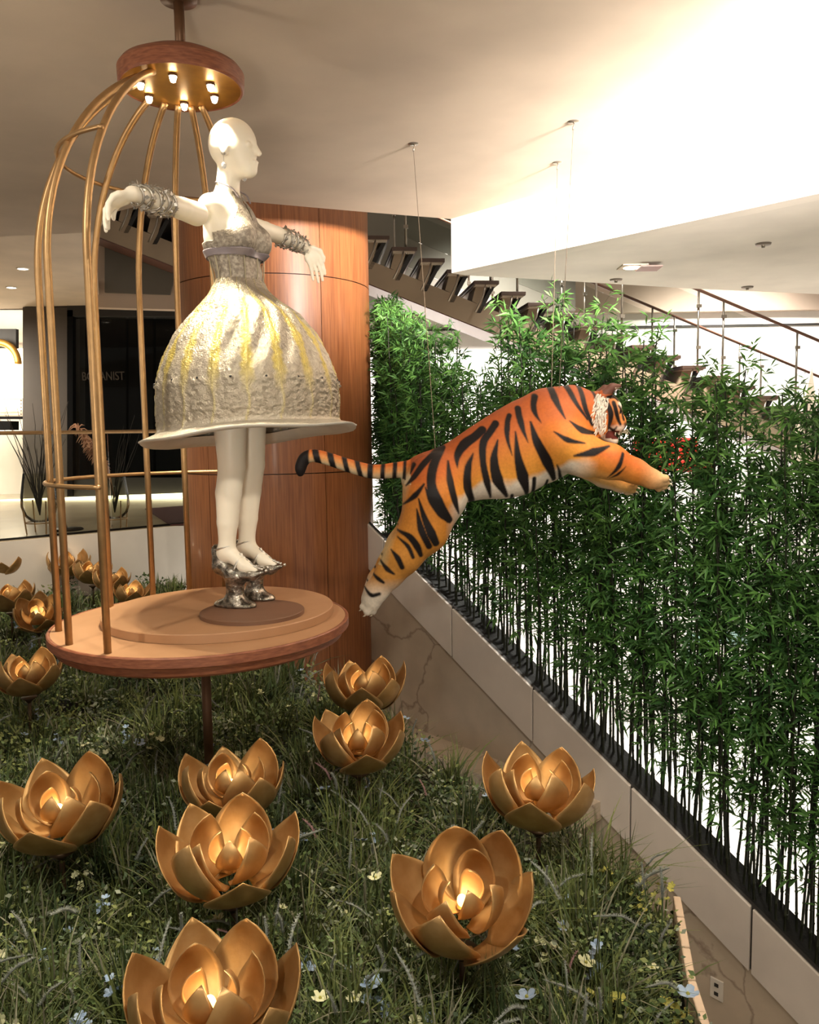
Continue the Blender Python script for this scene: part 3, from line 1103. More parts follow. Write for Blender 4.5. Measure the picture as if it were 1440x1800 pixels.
# foxtail spikes: individuals
def make_spike(mt, seed):
    rr = random.Random(seed)
    r_ = root('foxtail_spike', (0, 0, 0))
    bend = {1: .02, 2: .07, 5: .13, 3: .05}[seed]
    st = spline([(0, 0, 0), (.01, 0, .12), (bend, 0, .24)], 8)
    mk('stalk', *tube(st, .0022, 5), 'stalk', r_, local=True)
    hd = spline([(bend, 0, .235), (bend * 1.45, 0, .275), (bend * 2.1 + .008, 0, .315 - bend * .22)], 14)
    parts = [tube(hd, np.interp(np.linspace(0, 1, len(hd)), [0, .25, .8, 1], [.0015, .0038, .0030, .0008]), 6)]
    for i in range(170):
        t = rr.random()
        c = hd[int(t * (len(hd) - 1))]
        a = rr.uniform(0, 2 * PI)
        dv = np.array([math.cos(a), math.sin(a), .9]) * (.0100 - .004 * t)
        sd = np.array([-math.sin(a), math.cos(a), 0]) * .0014
        parts.append((np.array([c - sd, c + sd, c + dv]), [(0, 1, 2)]))
    mk('spike_head', *merge(*parts), mt, r_, local=True)
    return r_


LABS = {'straight': 'straight upright pale grey foxtail spike rising from the grass', 'arched': 'gently arched pale grey foxtail spike rising from the grass', 'droop': 'strongly drooping pale grey foxtail spike among the grass', 'spike_pink': 'dusty pink foxtail flower spike rising from the grass'}
protos = [(make_spike('spike', 1), 'straight'), (make_spike('spike', 2), 'arched'), (make_spike('spike', 5), 'droop'), (make_spike('spike_pink', 3), 'spike_pink')]
pts = bed_points(190, 1.55, 6.0)
for i, (x, y) in enumerate(pts):
    pr, kind = protos[3 if i % 13 == 0 else i % 3]
    o = pr if not pr.get('label') else copy_tree(pr)
    o.location = (x, y, 0.02)
    s = random.uniform(.7, 1.2)
    o.scale = (s, s, s)
    o.rotation_euler = (random.uniform(-.2, .2), random.uniform(-.2, .2), random.uniform(0, 6.28))
    tag(o, LABS[kind], 'flower spike', {'straight': 'straight grey foxtails', 'arched': 'arched grey foxtails', 'droop': 'drooping grey foxtails', 'spike_pink': 'pink foxtails'}[kind] + ' in the flower bed')


BPET = {}


def make_blossom(mt, n, seed, r=.02):
    rr = random.Random(seed)
    r_ = root('blossom', (0, 0, 0))
    mk('stalk', *tube(spline([(0, 0, 0), (.005, .004, .07), (.012, 0, .15)], 8), .0018, 5), 'stalk', r_, local=True)
    prof = np.array([(0, 0, 0), (.5, .42, .12), (.95, .34, .35), (1.05, 0, .42), (.95, -.34, .35), (.5, -.42, .12)])
    if n == 1:
        me = new_mesh('petal', prof * r, [(0, 1, 2, 3), (0, 3, 4, 5)])
        me.materials.append(MATS[mt])
        mt3 = Euler((rr.uniform(-.5, .5), rr.uniform(-.5, .5), 0)).to_matrix()
        for k in range(5):
            o = child('petal', me, r_, (mt3 @ Euler((0, 0, 2 * PI * k / 5)).to_matrix()).to_euler(), (.012, 0, .15))
        mk('flower_centre', *ball((.012, 0, .152), r * .2, 6, 4), 'petal_yellow', r_, local=True)
        return r_
    parts = []
    for _ in range(n):
        hx, hy, hz = rr.gauss(.01, .016), rr.gauss(0, .016), rr.uniform(.105, .17)
        rad = r * .5
        mt3 = np.array(Euler((rr.uniform(-.8, .8), rr.uniform(-.8, .8), 0)).to_matrix())
        for k in range(5):
            a = 2 * PI * k / 5 + rr.uniform(-.2, .2)
            R3 = np.array([[math.cos(a), -math.sin(a), 0], [math.sin(a), math.cos(a), 0], [0, 0, 1]])
            parts.append(((prof * rad) @ R3.T @ mt3.T + np.array([hx, hy, hz]), [(0, 1, 2, 3), (0, 3, 4, 5)]))
    mk('petals', *merge(*parts), mt, r_, local=True)['kind'] = 'stuff'
    return r_


def child(name, me, parent, rot=(0, 0, 0), loc=(0, 0, 0), solid=0):
    o = bpy.data.objects.new(name, me)
    COL.objects.link(o)
    o.parent = parent
    o.rotation_euler = rot
    o.location = loc
    if solid:
        s = o.modifiers.new('solid', 'SOLIDIFY')
        s.thickness = solid
    return o


kinds = [('petal_blue', 1, 'single pale blue blossom among the grass', 'pale blue blossoms', .021), ('petal_blue', 5, 'small cluster of pale blue blossoms among the leaves', 'pale blue blossom clusters', .026),
         ('petal_cream', 1, 'single cream white blossom among the grass', 'cream blossoms', .018), ('petal_cream', 8, 'cluster of tiny cream blossoms among the leaves', 'cream blossom clusters', .022),
         ('petal_yellow', 8, 'cluster of tiny yellow-green blossoms at the bed corner', 'yellow-green blossom clusters', .02)]
used = set()
bp = [make_blossom(k[0], k[1], 10 + i, k[4]) for i, k in enumerate(kinds)]
pts = bed_points(150, 1.55, 7.0)
corner_pts = [atz(px, py, .12)[:2] for px, py in ((1150, 1590), (1140, 1620), (1060, 1570), (1020, 1760), (1080, 1765), (1110, 1790), (1060, 1790), (1130, 1570), (1180, 1770), (1200, 1790))]
for i in range(len(pts) + len(corner_pts)):
    k = i % 4 if i < len(pts) else 4
    x, y = pts[i] if i < len(pts) else corner_pts[i - len(pts)]
    o = bp[k] if k not in used else copy_tree(bp[k])
    used.add(k)
    o.location = (x, y, .02)
    s = random.uniform(.8, 1.35)
    o.scale = (s, s, s)
    o.rotation_euler = (random.uniform(-.3, .3), random.uniform(-.3, .3), random.uniform(0, 6.28))
    tag(o, kinds[k][2], 'flower', kinds[k][3])


# ------------------------------------------------------------------ lotus lamps
def petal(R, phi0, phi1, halfw, flare, seed, nu=14, nv=9):
    rr = random.Random(seed)
    V, Fc = [], []
    for i in range(nu):
        s = i / (nu - 1)
        phi = math.radians(phi0 + (phi1 - phi0) * s)
        w = halfw * (1 - ((s - .5) / .5) ** 1.5) if s > .5 else halfw * (.42 + .58 * math.sin(PI * s))
        for j in range(nv):
            t = -1 + 2 * j / (nv - 1)
            wl_ = w * t
            rad = R * math.cos(phi) * (1 + flare * s ** 3)
            z = R * math.sin(phi) * .74 + R * .12 * s * s
            # across: keep on a slightly tighter cylinder, so the petal is cupped
            rc = max(R * .8, .02)
            ang = wl_ / rc
            x = rad - rc * (1 - math.cos(ang)) * .9
            y = rc * math.sin(ang)
            V.append((x, y, z))
    for i in range(nu - 1):
        for j in range(nv - 1):
            a = i * nv + j
            Fc.append((a, a + nv, a + nv + 1, a + 1))
    return new_mesh('petal', np.array(V), Fc, True)


PET = {'outer': [petal(.20, -70, 22, .116, .12, 1), petal(.190, -70, 32, .118, .04, 2), petal(.206, -70, 10, .112, .20, 3)],
       'middle': [petal(.135, -75, 36, .076, .02, 4), petal(.126, -75, 44, .076, -.04, 5)],
       'inner': [petal(.075, -80, 52, .046, -.1, 6), petal(.07, -80, 60, .042, -.15, 7)]}
for lst in PET.values():
    for me in lst: me.materials.append(MATS['gold_leaf'])
bulb_me = new_mesh('bulb', *merge(ball((0, 0, -.025), (.016, .016, .022), 14, 10)), True)
bulb_me.materials.append(MATS['bulb_glow'])
sock_me = new_mesh('socket', *lathe([(0, -.075), (.02, -.075), (.018, -.045), (0, -.045)], 14))
sock_me.materials.append(MATS['brass_bar'])


def lotus(px, py, w, label, rot=0.0, tilt=(0, 0), z=.42, energy=.35, nout=7):
    c = atz(px, py, z)
    s = w * c[1] / F / .43
    r_ = root('lotus_lamp', (c[0], c[1], .02), label, 'lotus lamp', 'gold lotus lamps in the flower bed')
    rr = random.Random(int(px * 7 + py))
    mt_ = Euler((tilt[0], tilt[1], 0)).to_matrix()
    head = Vector((0, 0, c[2] - .02))
    for ring, n, off in (('outer', nout, 0), ('middle', 4, .4), ('inner', 3, .2)):
        for i in range(n):
            a = rot + off + 2 * PI * i / n + rr.uniform(-.09, .09)
            q = (mt_ @ Euler((0, rr.uniform(-.07, .07), a)).to_matrix()).to_euler()
            lst = PET[ring]
            o = child('petal', lst[i % len(lst)], r_, q, head, .0035)
            k = s * rr.uniform(.96, 1.05)
            o.scale = (k, k, k)
    o = child('socket', sock_me, r_, (tilt[0], tilt[1], 0), head)
    o.scale = (s, s, s)
    o = child('bulb', bulb_me, r_, (tilt[0], tilt[1], 0), head)
    o.scale = (s, s, s)
    zb = head.z - .19 * s
    me = new_mesh('stem', *tube([(0, 0, 0), (0, 0, zb * .5), (0, 0, zb)], [.010, .009, .009], 10), True)
    me.materials.append(MATS['stem_bronze'])
    child('stem', me, r_)
    me = new_mesh('calyx', *lathe([(.009, zb - .02), (.02, zb - .005), (.05 * s, zb + .012), (0, zb + .014)], 16), True)
    me.materials.append(MATS['stem_bronze'])
    child('calyx', me, r_)
    lamp('POINT', 'lotus_light', (r_.location.x, r_.location.y, c[2] + .03 * s), energy, (1, .84, .58), size=.02, parent=r_)
    return r_


lotus(368, 1748, 330, 'gold metal lotus lamp rising lowest in the open grass, with widely spread petals', .2, (.05, 0))
lotus(405, 1492, 250, 'gold metal lotus lamp standing directly in front of the one at the cage pole', .55, (.08, .05))
lotus(407, 1368, 195, 'gold metal lotus lamp right in front of the cage platform pole', .1, (.05, 0))
lotus(103, 1412, 222, 'gold metal lotus lamp standing in grass, first beyond the left rim of the platform', .3, (.18, 0))
lotus(812, 1572, 262, 'gold metal lotus lamp tilted open near the pale stone bed edge', .75, (.30, -.04))
lotus(947, 1378, 205, 'gold metal lotus lamp in front of the white sloping stair curb', .0, (.04, .02))
lotus(630, 1292, 172, 'gold metal lotus lamp overlapping another one beside the marble wall', .4, (.12, 0))
lotus(640, 1198, 148, 'gold metal lotus lamp at the foot of the wood column beside marble wall', .15, (.05, 0))
lotus(48, 1178, 122, 'gold metal lotus lamp half hidden behind the left rim of the cage platform', .5, (.05, 0))
lotus(66, 1076, 86, 'gold metal lotus lamp tipped over toward the platform rim', .2, (.55, .2))
lotus(18, 1044, 84, 'gold metal lotus lamp behind the tipped one in the far grass', .35, (.05, 0))
lotus(4, 990, 72, 'small far gold lotus lamp closest to the twig vase', .6, (0, 0))
lotus(118, 985, 76, 'far gold lotus lamp behind the two outermost cage bars', .1, (.1, .1))
lotus(162, 1002, 68, 'far gold lotus lamp between the cage bars at the landing wall', .45, (.0, .15))
lotus(196, 1016, 66, 'far gold lotus lamp just behind the front cage bar', .3, (.05, .05))
lotus(232, 1040, 66, 'far gold lotus lamp peeking above the platform back rim', .7, (.0, .1))

# ------------------------------------------------------------------ bird cage
CX, CY, PZ = -.861, 3.35, .89
cage = root('display_cage', (CX, CY, 0), 'tall open brass display cage with round wooden platform and lit wooden canopy', 'cage')
c3 = (CX, CY, 0)
prof = [(0, PZ - .085), (.55, PZ - .085), (.572, PZ - .072), (.578, PZ - .046), (.590, PZ - .043), (.600, PZ - .036), (.600, PZ - .004), (.596, PZ), (.588, PZ), (.586, PZ - .003), (0, PZ - .003)]
mk('platform_rim', *lathe(prof, 96, c3), 'wood_rim', cage, autos=35)
mk('platform_deck', *lathe([(0, PZ - .001), (.586, PZ - .001)], 96, c3), 'deck_tan', cage)
sl, sr = atz(148, 1096, PZ + .035), atz(581, 1056, PZ + .035)
scx, scy = CX + .055, CY + .065
SR = .475
mk('step_disc', *lathe([(SR, PZ), (SR, PZ + .032), (SR - .003, PZ + .035), (0, PZ + .035)], 96, (scx, scy, 0)), 'deck_tan', cage, autos=35)
tl, trr = atz(351, 1077, PZ + .05), atz(535, 1069, PZ + .05)
tcx, tcy = (tl[0] + trr[0]) / 2, (tl[1] + trr[1]) / 2
TR = np.linalg.norm((trr - tl)[:2]) / 2
mk('turntable', *lathe([(TR, PZ + .035), (TR, PZ + .05), (TR - .002, PZ + .052), (0, PZ + .052)], 64, (tcx, tcy, 0)), 'deck_brown', cage, autos=35)
mk('pole', *tube([(CX, CY, .0), (CX, CY, PZ - .08)], .02, 16), 'bronze_dark', cage, smooth=True)
TZ = 2.993
mk('canopy', *lathe([(.222, TZ + .002), (.232, TZ - .002), (.2385, TZ + .006), (.240, TZ + .055), (.228, TZ + .072), (.165, TZ + .105), (.13, TZ + .112), (0, TZ + .112)], 64, c3), 'wood_rim', cage, autos=30)
mk('canopy_plate', *lathe([(0, TZ + .001), (.226, TZ + .001), (.226, TZ + .004)], 64, c3), 'gold_plate', cage)
mk('ceiling_rod', *tube([(CX, CY, TZ + .11), (CX, CY, H1)], .02, 16), 'bronze_dark', cage, smooth=True)
mk('ceiling_plate', *lathe([(.02, H1 - .05), (.07, H1 - .045), (.07, H1)], 32, c3), 'bronze_dark', cage, smooth=True)
bars = {'A': (114, 1108), 'B': (136, 1130), 'C': (197, 1145), 'D': (183, 1065), 'E': (250, 1045), 'F': (328, 1036), 'G': (480, 1024), 'H': (404, 1032)}
BA = {}
for nme, (px, py) in bars.items():
    p = atz(px, py, PZ)
    BA[nme] = (math.atan2(p[1] - CY, p[0] - CX), math.hypot(p[1] - CY, p[0] - CX))
BR = float(np.median([v[1] for v in BA.values()]))
BR = min(max(BR, .5), .555)


def bar_path(a, n=26):
    z0, r1 = 2.26, .17
    out = [(BR, PZ - .002), (BR, 1.6), (BR, z0)]
    tm = math.radians(68)
    for i in range(1, n + 1):
        t = tm * i / n
        rr_ = BR - (BR - r1) * (1 - math.cos(t)) / (1 - math.cos(tm))
        out.append((rr_, z0 + (TZ - z0) * math.sin(t) / math.sin(tm)))
    return [(CX + r * math.cos(a), CY + r * math.sin(a), z) for r, z in out]


def bar_r(z):
    pts_ = [(math.hypot(p[0] - CX, p[1] - CY), p[2]) for p in bar_path(0)]
    return float(np.interp(z, [q[1] for q in pts_], [q[0] for q in pts_]))


for nme, (a, rr_) in BA.items():
    mk('cage_bar', *tube(bar_path(a), .0135, 14), 'brass_bar', cage, smooth=True)


def unwrap(a): return a if a > 0 else a + 2 * PI


aC, aG, aH = unwrap(BA['C'][0]), unwrap(BA['G'][0]), unwrap(BA['H'][0])
for z, rad, a_end, name in ((1.475, .0085, aG, 'lower_hoop'), (2.70, .0085, aH, 'upper_hoop')):
    rh = bar_r(z) + .016
    lo_, hi_ = min(aC, a_end), max(aC, a_end)
    if name == 'upper_hoop': hi_ = hi_ + .0
    pts = [(CX + rh * math.cos(t), CY + rh * math.sin(t), z) for t in np.linspace(lo_ - .03, hi_ + .03, 60)]
    mk(name, *tube(pts, rad, 10), 'brass_bar', cage, smooth=True)
for i, (px, py) in enumerate(((247, 147), (304, 134), (370, 150), (262, 171), (324, 184), (377, 171))):
    p = atz(px, py, TZ - .006)
    b_ = mk('spot_housing', *lathe([(.014, .008), (.018, .004), (.016, -.002), (.010, .002)], 16, p), 'bronze_dark', cage, smooth=True)
    mk('spot_lens', *lathe([(0, -.024), (.009, -.020), (.014, -.004), (.014, .004)], 14, p), 'lamp_glow', b_, smooth=True)
    tgt = (-.70 + .05 * ((i % 3) - 1), 3.30 - .05 * (i // 3), 1.2)
    lamp('SPOT', 'cage_spot', p - up * .04, 56, (1, .88, .66), tgt, .012, math.radians(60), .35, parent=cage)

# ------------------------------------------------------------------ bamboo
def make_bamboo(seed, Hh, dead=False):
    rr = np.random.default_rng(seed)
    r_ = root('bamboo', (0, 0, 0))
    nseg = int(Hh / .14)
    zz = np.linspace(0, Hh, nseg + 1)
    off = np.cumsum(rr.normal(0, .004, (nseg + 1, 2)), 0)
    pts, rad = [], []
    for i in range(nseg + 1):
        rb = .0092 * (1 - .55 * zz[i] / Hh)
        for dz, k in ((-.006, 1.0), (0, 1.35), (.006, 1.0)):
            pts.append((off[i, 0], off[i, 1], zz[i] + dz))
            rad.append(rb * k)
    mk('culm', *tube(pts, rad, 6), 'bamboo_culm', r_, smooth=True, local=True)
    nsp = int(29 * Hh)
    V, Fq, tw = [], [], []
    cols = []
    for i in range(nsp):
        t = rr.random() ** .78
        z = Hh * (.10 + .92 * t)
        cx_ = np.interp(z, zz, off[:, 0])
        cy_ = np.interp(z, zz, off[:, 1])
        a = rr.random() * 2 * PI
        el = rr.uniform(.1, 1.0)
        L = rr.uniform(.05, .16)
        d_ = np.array([math.cos(a) * math.cos(el), math.sin(a) * math.cos(el), math.sin(el)])
        b0 = np.array([cx_, cy_, z])
        tip = b0 + d_ * L
        n0 = len(V)
        sd_ = np.cross(d_, [0, 0, 1.0])
        sd_ = sd_ / (np.linalg.norm(sd_) + 1e-9) * .0014
        V += [b0 - sd_, b0 + sd_, tip]
        Fq += [(n0, n0 + 1, n0 + 2)]
        cols += [lin_a((40, 48, 24))] * 3
        g = rr.random()
        top = z / Hh
        for j in range(rr.integers(5, 9)):
            base_ = b0 + d_ * L * rr.uniform(.45, 1.0)
            ld = d_ * .5 + rr.normal(0, .55, 3) + np.array([0, 0, -.08])
            ld /= np.linalg.norm(ld)
            ll = rr.uniform(.065, .125)
            sd = np.cross(ld, rr.normal(0, 1, 3))
            sd /= np.linalg.norm(sd) + 1e-9
            sd *= ll * .085
            n0 = len(V)
            droop = np.array([0, 0, -.16 * ll])
            V += [base_, base_ + ld * ll * .4 + sd, base_ + ld * ll * .4 - sd, base_ + ld * ll + droop]
            Fq += [(n0, n0 + 1, n0 + 3), (n0, n0 + 3, n0 + 2)]
            c = lin_a((48, 90, 44)) * (1 - g) + lin_a((94, 142, 66)) * g
            cols += [c * rr.uniform(.75, 1.2)] * 4
    o = mk('foliage', np.array(V), np.array(Fq), 'bamboo_leaf', r_, local=True)
    o['kind'] = 'stuff'
    set_col(o, np.array(cols))
    return r_


bvars = [(make_bamboo(40 + i, h), h) for i, h in enumerate((2.0, 2.3, 2.6, 2.9, 3.15, 3.4, 2.75))]
taken = set()
rr = random.Random(11)


def BLAB(t):
    for lim, lab, grp in ((-5, 'leafy green bamboo plant in the small box tight beside the wood column', 'bamboo beside the wood column'),
                          (-.2, 'leafy green bamboo plant of the trough behind the tiger tail and hind leg', 'bamboo behind the tiger hind leg'),
                          (1.2, 'leafy green bamboo plant of the trough behind the tiger trunk', 'bamboo behind the tiger trunk'),
                          (2.3, 'leafy green bamboo plant of the trough behind the tiger head and fore paws', 'bamboo behind the tiger head'),
                          (99, 'tall leafy green bamboo plant at the low end of the trough, past the tiger paws', 'bamboo past the tiger paws')):
        if t < lim: return lab, 'bamboo', grp


SL = np.linalg.norm(S * [1, 1, 0])
N_B = 212
for i in range(N_B):
    t = -2.0 + (4.55 + 2.0) * (i + rr.uniform(-.3, .3)) / N_B
    off = .03 + .17 * ((i * 3) % 7) / 6 + rr.uniform(-.02, .02)
    if t < -.85: off = rr.uniform(.05, .2) + max(0, -.85 - t) * .55
    base_ = J1 + S * t + NW * (.05 + off * .95) - up * .05
    if math.hypot(base_[0] - cc[0], base_[1] - cc[1]) < CR + .05: continue
    want = np.interp(t, [-2, 0, 1, 2, 3, 4.5], [1.9, 2.35, 3.05, 3.2, 3.35, 3.4]) * rr.uniform(.74, 1.0)
    if .0 < t < .55: want *= .86
    j = min(range(len(bvars)), key=lambda q: abs(bvars[q][1] - want) + rr.random() * .15)
    pr, h0 = bvars[j]
    o = pr if j not in taken else copy_tree(pr)
    taken.add(j)
    o.location = base_
    k = want / h0
    o.scale = (1, 1, k)
    o.rotation_euler = (rr.gauss(0, .03), rr.gauss(0, .03), rr.uniform(0, 6.28))
    tag(o, *BLAB(t))
# a few more plants in a small box between column and trough
bx = np.array([-.06, 8.2, 0])
pb_ = mk('planting_trough', *box(-.28, .26, 7.92, 8.62, -.6, .22), 'trough')
tag(pb_, 'small dark planting box between the wood column and the sloping trough', 'planter')
for i in range(24):
    j = i % 4
    pr, h0 = bvars[j]
    o = pr if j not in taken else copy_tree(pr)
    taken.add(j)
    o.location = (-.25 + .42 * ((i * 5) % 24) / 23, 7.98 + .56 * rr.random(), .2)
    o.scale = (1, 1, rr.uniform(2.0, 2.55) / h0)
    o.rotation_euler = (rr.gauss(0, .02), rr.gauss(0, .02), rr.uniform(0, 6.28))
    tag(o, *BLAB(-9))
for j, (pr, h0) in enumerate(bvars):
    if j not in taken:
        pr.location = J1 + S * (j * .3) + NW * .2
        tag(pr, *BLAB(j * .3))

# ------------------------------------------------------------------ tiger
TY = 4.80                                  # mid plane of the tiger


def tp(px, py, lat=0.0):
    p = at(px, py, TY)
    return np.array([p[0], TY + lat, p[2]])


MPP = TY / F * 1.005                       # metres per picture pixel on that plane


def build_tiger():
    h = .0062
    Fd = Field(tp(505, 1090, -.36), tp(1185, 650, .36), h)
    P = lambda x, y, l=0.0: tp(x, y, l)
    m_ = MPP
    # trunk: tapered chain along the spine, flattened from side to side
    trunk = [(748, 840, 42), (775, 838, 49), (812, 829, 55), (855, 808, 62), (900, 792, 73), (940, 775, 78), (975, 760, 72), (1005, 744, 56)]
    ax_lat = np.array([0, 1, 0])
    for x, y, r in trunk:
        Fd.ell(P(x, y), (r * m_ * 1.02, r * m_ * .74, r * m_), None, k=.018)
    for (x0, y0, r0), (x1, y1, r1) in zip(trunk[:-1], trunk[1:]):
        Fd.ell(P((x0 + x1) / 2, (y0 + y1) / 2), ((r0 + r1) / 2 * m_ * 1.02, (r0 + r1) / 2 * m_ * .74, (r0 + r1) / 2 * m_), None, k=.018)
    # shoulder hump and neck
    Fd.cone(P(960, 722), P(1005, 712), 38 * m_, 33 * m_, k=.05)
    Fd.cone(P(1005, 722), P(1046, 722), 40 * m_, 31 * m_, k=.03)
    for s in (-1, 1):
        # shoulder blade and arm
        Fd.ell(P(972, 768, s * .13), (46 * m_, .085, 56 * m_), None, k=.05)
        d = 0 if s < 0 else 1
        dx, dy = (0, 0) if s < 0 else (-34, 12)
        Fd.chain([P(978, 775, s * .14), P(1018, 800, s * .15), P(1062 + dx * .4, 810 + dy * .5, s * .14), P(1105 + dx, 826 + dy, s * .13), P(1132 + dx, 838 + dy, s * .125)],
                 [40 * m_, 34 * m_, 29 * m_, 20 * m_, 17.5 * m_], k=.035)
        # fore paw with toes
        pc = np.array([1140 + dx, 842 + dy])
        Fd.ell(P(pc[0], pc[1], s * .125), (20 * m_, 15 * m_, 15 * m_), None, k=.02)
        for q, (tx, ty, tl) in enumerate(((1155, 838, -.032), (1158, 845, -.011), (1157, 852, .012), (1150, 856, .033))):
            Fd.cone(P(pc[0] + 2, pc[1] + (ty - 845) * .4, s * .125 + tl * .8), P(tx + dx, ty + dy, s * .125 + tl), 8 * m_, 7 * m_, k=.006)
        # hind leg
        ex = 0 if s < 0 else 2
        ey = 0 if s < 0 else -6
        Fd.ell(P(765, 858, s * .10), (52 * m_, .10, 62 * m_), None, k=.05)
        Fd.chain([P(762, 872, s * .12), P(745, 925, s * .13), P(708 + ex, 972 + ey, s * .13), P(686 + ex, 1002 + ey, s * .125), P(663 + ex, 1032 + ey, s * .12), P(655 + ex, 1046 + ey, s * .12)],
                 [55 * m_, 41 * m_, 31 * m_, 23.5 * m_, 19 * m_, 17 * m_], k=.04)
        Fd.ell(P(654 + ex, 1050 + ey, s * .12), (16 * m_, 17 * m_, 20 * m_), None, k=.02)
        for tx, ty, tl in ((641, 1058, -.02), (648, 1066, -.03), (657, 1066, -.008), (648, 1064, .02)):
            Fd.cone(P(654 + ex, 1050 + ey, s * .12 + tl * .7), P(tx + ex, ty + ey, s * .12 + tl), 8 * m_, 7 * m_, k=.006)
    # belly
    Fd.ell(P(880, 838), (72 * m_, .13, 38 * m_), None, k=.05)
    # tail
    tail = spline([(752, 822), (722, 824), (690, 827), (655, 829), (615, 819), (575, 806), (550, 801), (536, 806), (529, 820), (528, 832)], 40)
    rt = np.interp(np.linspace(0, 1, len(tail)), [0, .1, .25, .5, .8, .93, 1], [22, 15, 12.5, 11, 10, 9, 6])
    for i in range(len(tail) - 1):
        Fd.cone(P(*tail[i]), P(*tail[i + 1]), rt[i] * m_, rt[i + 1] * m_, k=.008)
    # head
    Fd.ell(P(1058, 722), (33 * m_, .112, 33 * m_), None, k=.03)
    Fd.cone(P(1066, 726), P(1082, 742), 24 * m_, 18.5 * m_, k=.02)
    for s in (-1, 1):
        Fd.ell(P(1084, 748, s * .026), (14 * m_, .034, 12 * m_), None, k=.012)         # muzzle pads
        Fd.ell(P(1078, 715, s * .045), (11 * m_, .03, 9 * m_), None, k=.015)           # brows
        Fd.ell(P(1048, 742, s * .085), (18 * m_, .035, 26 * m_), None, k=.02)          # cheeks
        Fd.ell(P(1084, 725, s * .050), (5 * m_, .013, 4.5 * m_), None, k=.006, op='s')  # eye sockets
    Fd.cone(P(1082, 728), P(1094, 746), 10 * m_, 7 * m_, k=.012)                       # nose bridge
    Fd.cone(P(1060, 760), P(1078, 774), 14 * m_, 9.5 * m_, k=.015)                     # lower jaw
    Fd.cone(P(1076, 763), P(1098, 765), 5.0 * m_, 4.5 * m_, k=.006, op='s')            # open mouth
    # ears
    for s in (-1, 1):
        Fd.cone(P(1056, 697, s * .075), P(1070, 683, s * .085), 11 * m_, 8 * m_, k=.012)
        Fd.cone(P(1070, 683, s * .085), P(1083, 680, s * .09), 8 * m_, 3.5 * m_, k=.008)
        Fd.ell(P(1078, 690, s * .093), (8 * m_, .016, 6 * m_), None, k=.006, op='s')
    return Fd.mesh(0.0, 2)


TV, TQ = build_tiger()
tg_org = np.array([*tp(860, 1080)[:2], TV[:, 2].min()])
tiger = root('tiger_sculpture', tg_org, 'life-size leaping tiger figure with black stripes hung before the bamboo', 'tiger figure')
tb_ = mk('body', TV, TQ, 'tiger_fur', tiger, smooth=True)
# markings, in the side view of the animal
q = TV.copy()
q[:, 1] = TY
UV = project(q)
ux, uy = UV[:, 0], UV[:, 1]
topx, topy = zip(*[(500, 800), (730, 812), (765, 790), (830, 745), (880, 716), (930, 690), (985, 682), (1030, 682), (1110, 690), (1200, 700)])
botx, boty = zip(*[(500, 850), (690, 1000), (760, 940), (800, 898), (850, 872), (900, 879), (950, 862), (1000, 836), (1040, 842), (1100, 860), (1200, 880)])
fr = (uy - np.interp(ux, topx, topy)) / (np.interp(ux, botx, boty) - np.interp(ux, topx, topy))
fr = fr + .05 * np.array([mnoise.noise(Vector((a * 14, b * 14, c * 14))) for a, b, c in TV])
red, orange, yel, white, black = [lin_a(c) for c in ((156, 78, 40), (194, 102, 42), (226, 154, 60), (226, 214, 196), (20, 14, 14))]


def ramp(t, stops):
    out = np.zeros((len(t), 3))
    xs = [s[0] for s in stops]
    for k in range(3):
        out[:, k] = np.interp(t, xs, [s[1][k] for s in stops])
    return out


colr = ramp(fr, [(0, red), (.3, orange), (.6, yel * .6 + orange * .4), (.76, yel), (.84, white), (1, white)])
hind = (uy > 880) & (ux < 805) & (uy > 880 + (ux - 760) * .4)
whl = np.clip((806 - ux) / 26, 0, 1) * np.clip((uy - 838) / 26, 0, 1)
colr = colr * (1 - whl[:, None]) + whl[:, None] * ramp(np.clip((uy - 850) / 190, 0, 1), [(0, orange * .6 + yel * .4), (.5, lin_a((206, 138, 52))), (.82, lin_a((200, 140, 64))), (1, white)])
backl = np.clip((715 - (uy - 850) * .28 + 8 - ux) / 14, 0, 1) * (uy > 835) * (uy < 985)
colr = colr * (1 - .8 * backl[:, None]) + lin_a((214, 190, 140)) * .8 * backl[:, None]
wfl = np.clip((ux - 992) / 44, 0, 1) * np.clip((uy - 772) / 24, 0, 1)
flt = (uy - (785 + (ux - 1010) * .33)) / 58
colr = colr * (1 - wfl[:, None]) + wfl[:, None] * ramp(flt, [(0, orange), (.45, yel * .5 + orange * .5), (.8, lin_a((226, 178, 104))), (1, white)])
wpaw = np.clip((ux - 1106) / 50, 0, 1) * (uy > 790)
colr = colr * (1 - .85 * wpaw[:, None]) + .85 * wpaw[:, None] * lin_a((222, 188, 138))
# tail
tl_ = ux < 735
tt = np.clip((735 - ux) / 200, 0, 1)
colr = np.where(((ux < 722) & (uy < 848))[:, None], ramp(np.clip((uy - np.interp(ux, [528, 575, 655, 735], [800, 806, 829, 826])) / 20 + .5, 0, 1), [(0, orange), (.5, lin_a((214, 150, 84))), (1, lin_a((216, 196, 160)))]), colr)
dark = np.zeros(len(TV))
tail_ax = np.array([(735, 824), (690, 827), (655, 829), (615, 819), (575, 806), (550, 801)])
for x0, x1 in ((714, 709), (698, 691), (677, 670), (656, 647), (635, 627), (614, 606), (592, 582), (568, 557)):
    c, hw = (x0 + x1) / 2, (x0 - x1) / 2 + .5
    dv = (np.abs(ux - c - (uy - 822) * (.25 if c < 640 else -.05)) - hw)
    dark = np.maximum(dark, np.clip(.5 - dv / 2.0, 0, 1) * (uy < 842) * (uy > 790))
dark = np.maximum(dark, np.clip((546 - ux) / 3, 0, 1) * (ux < 546))
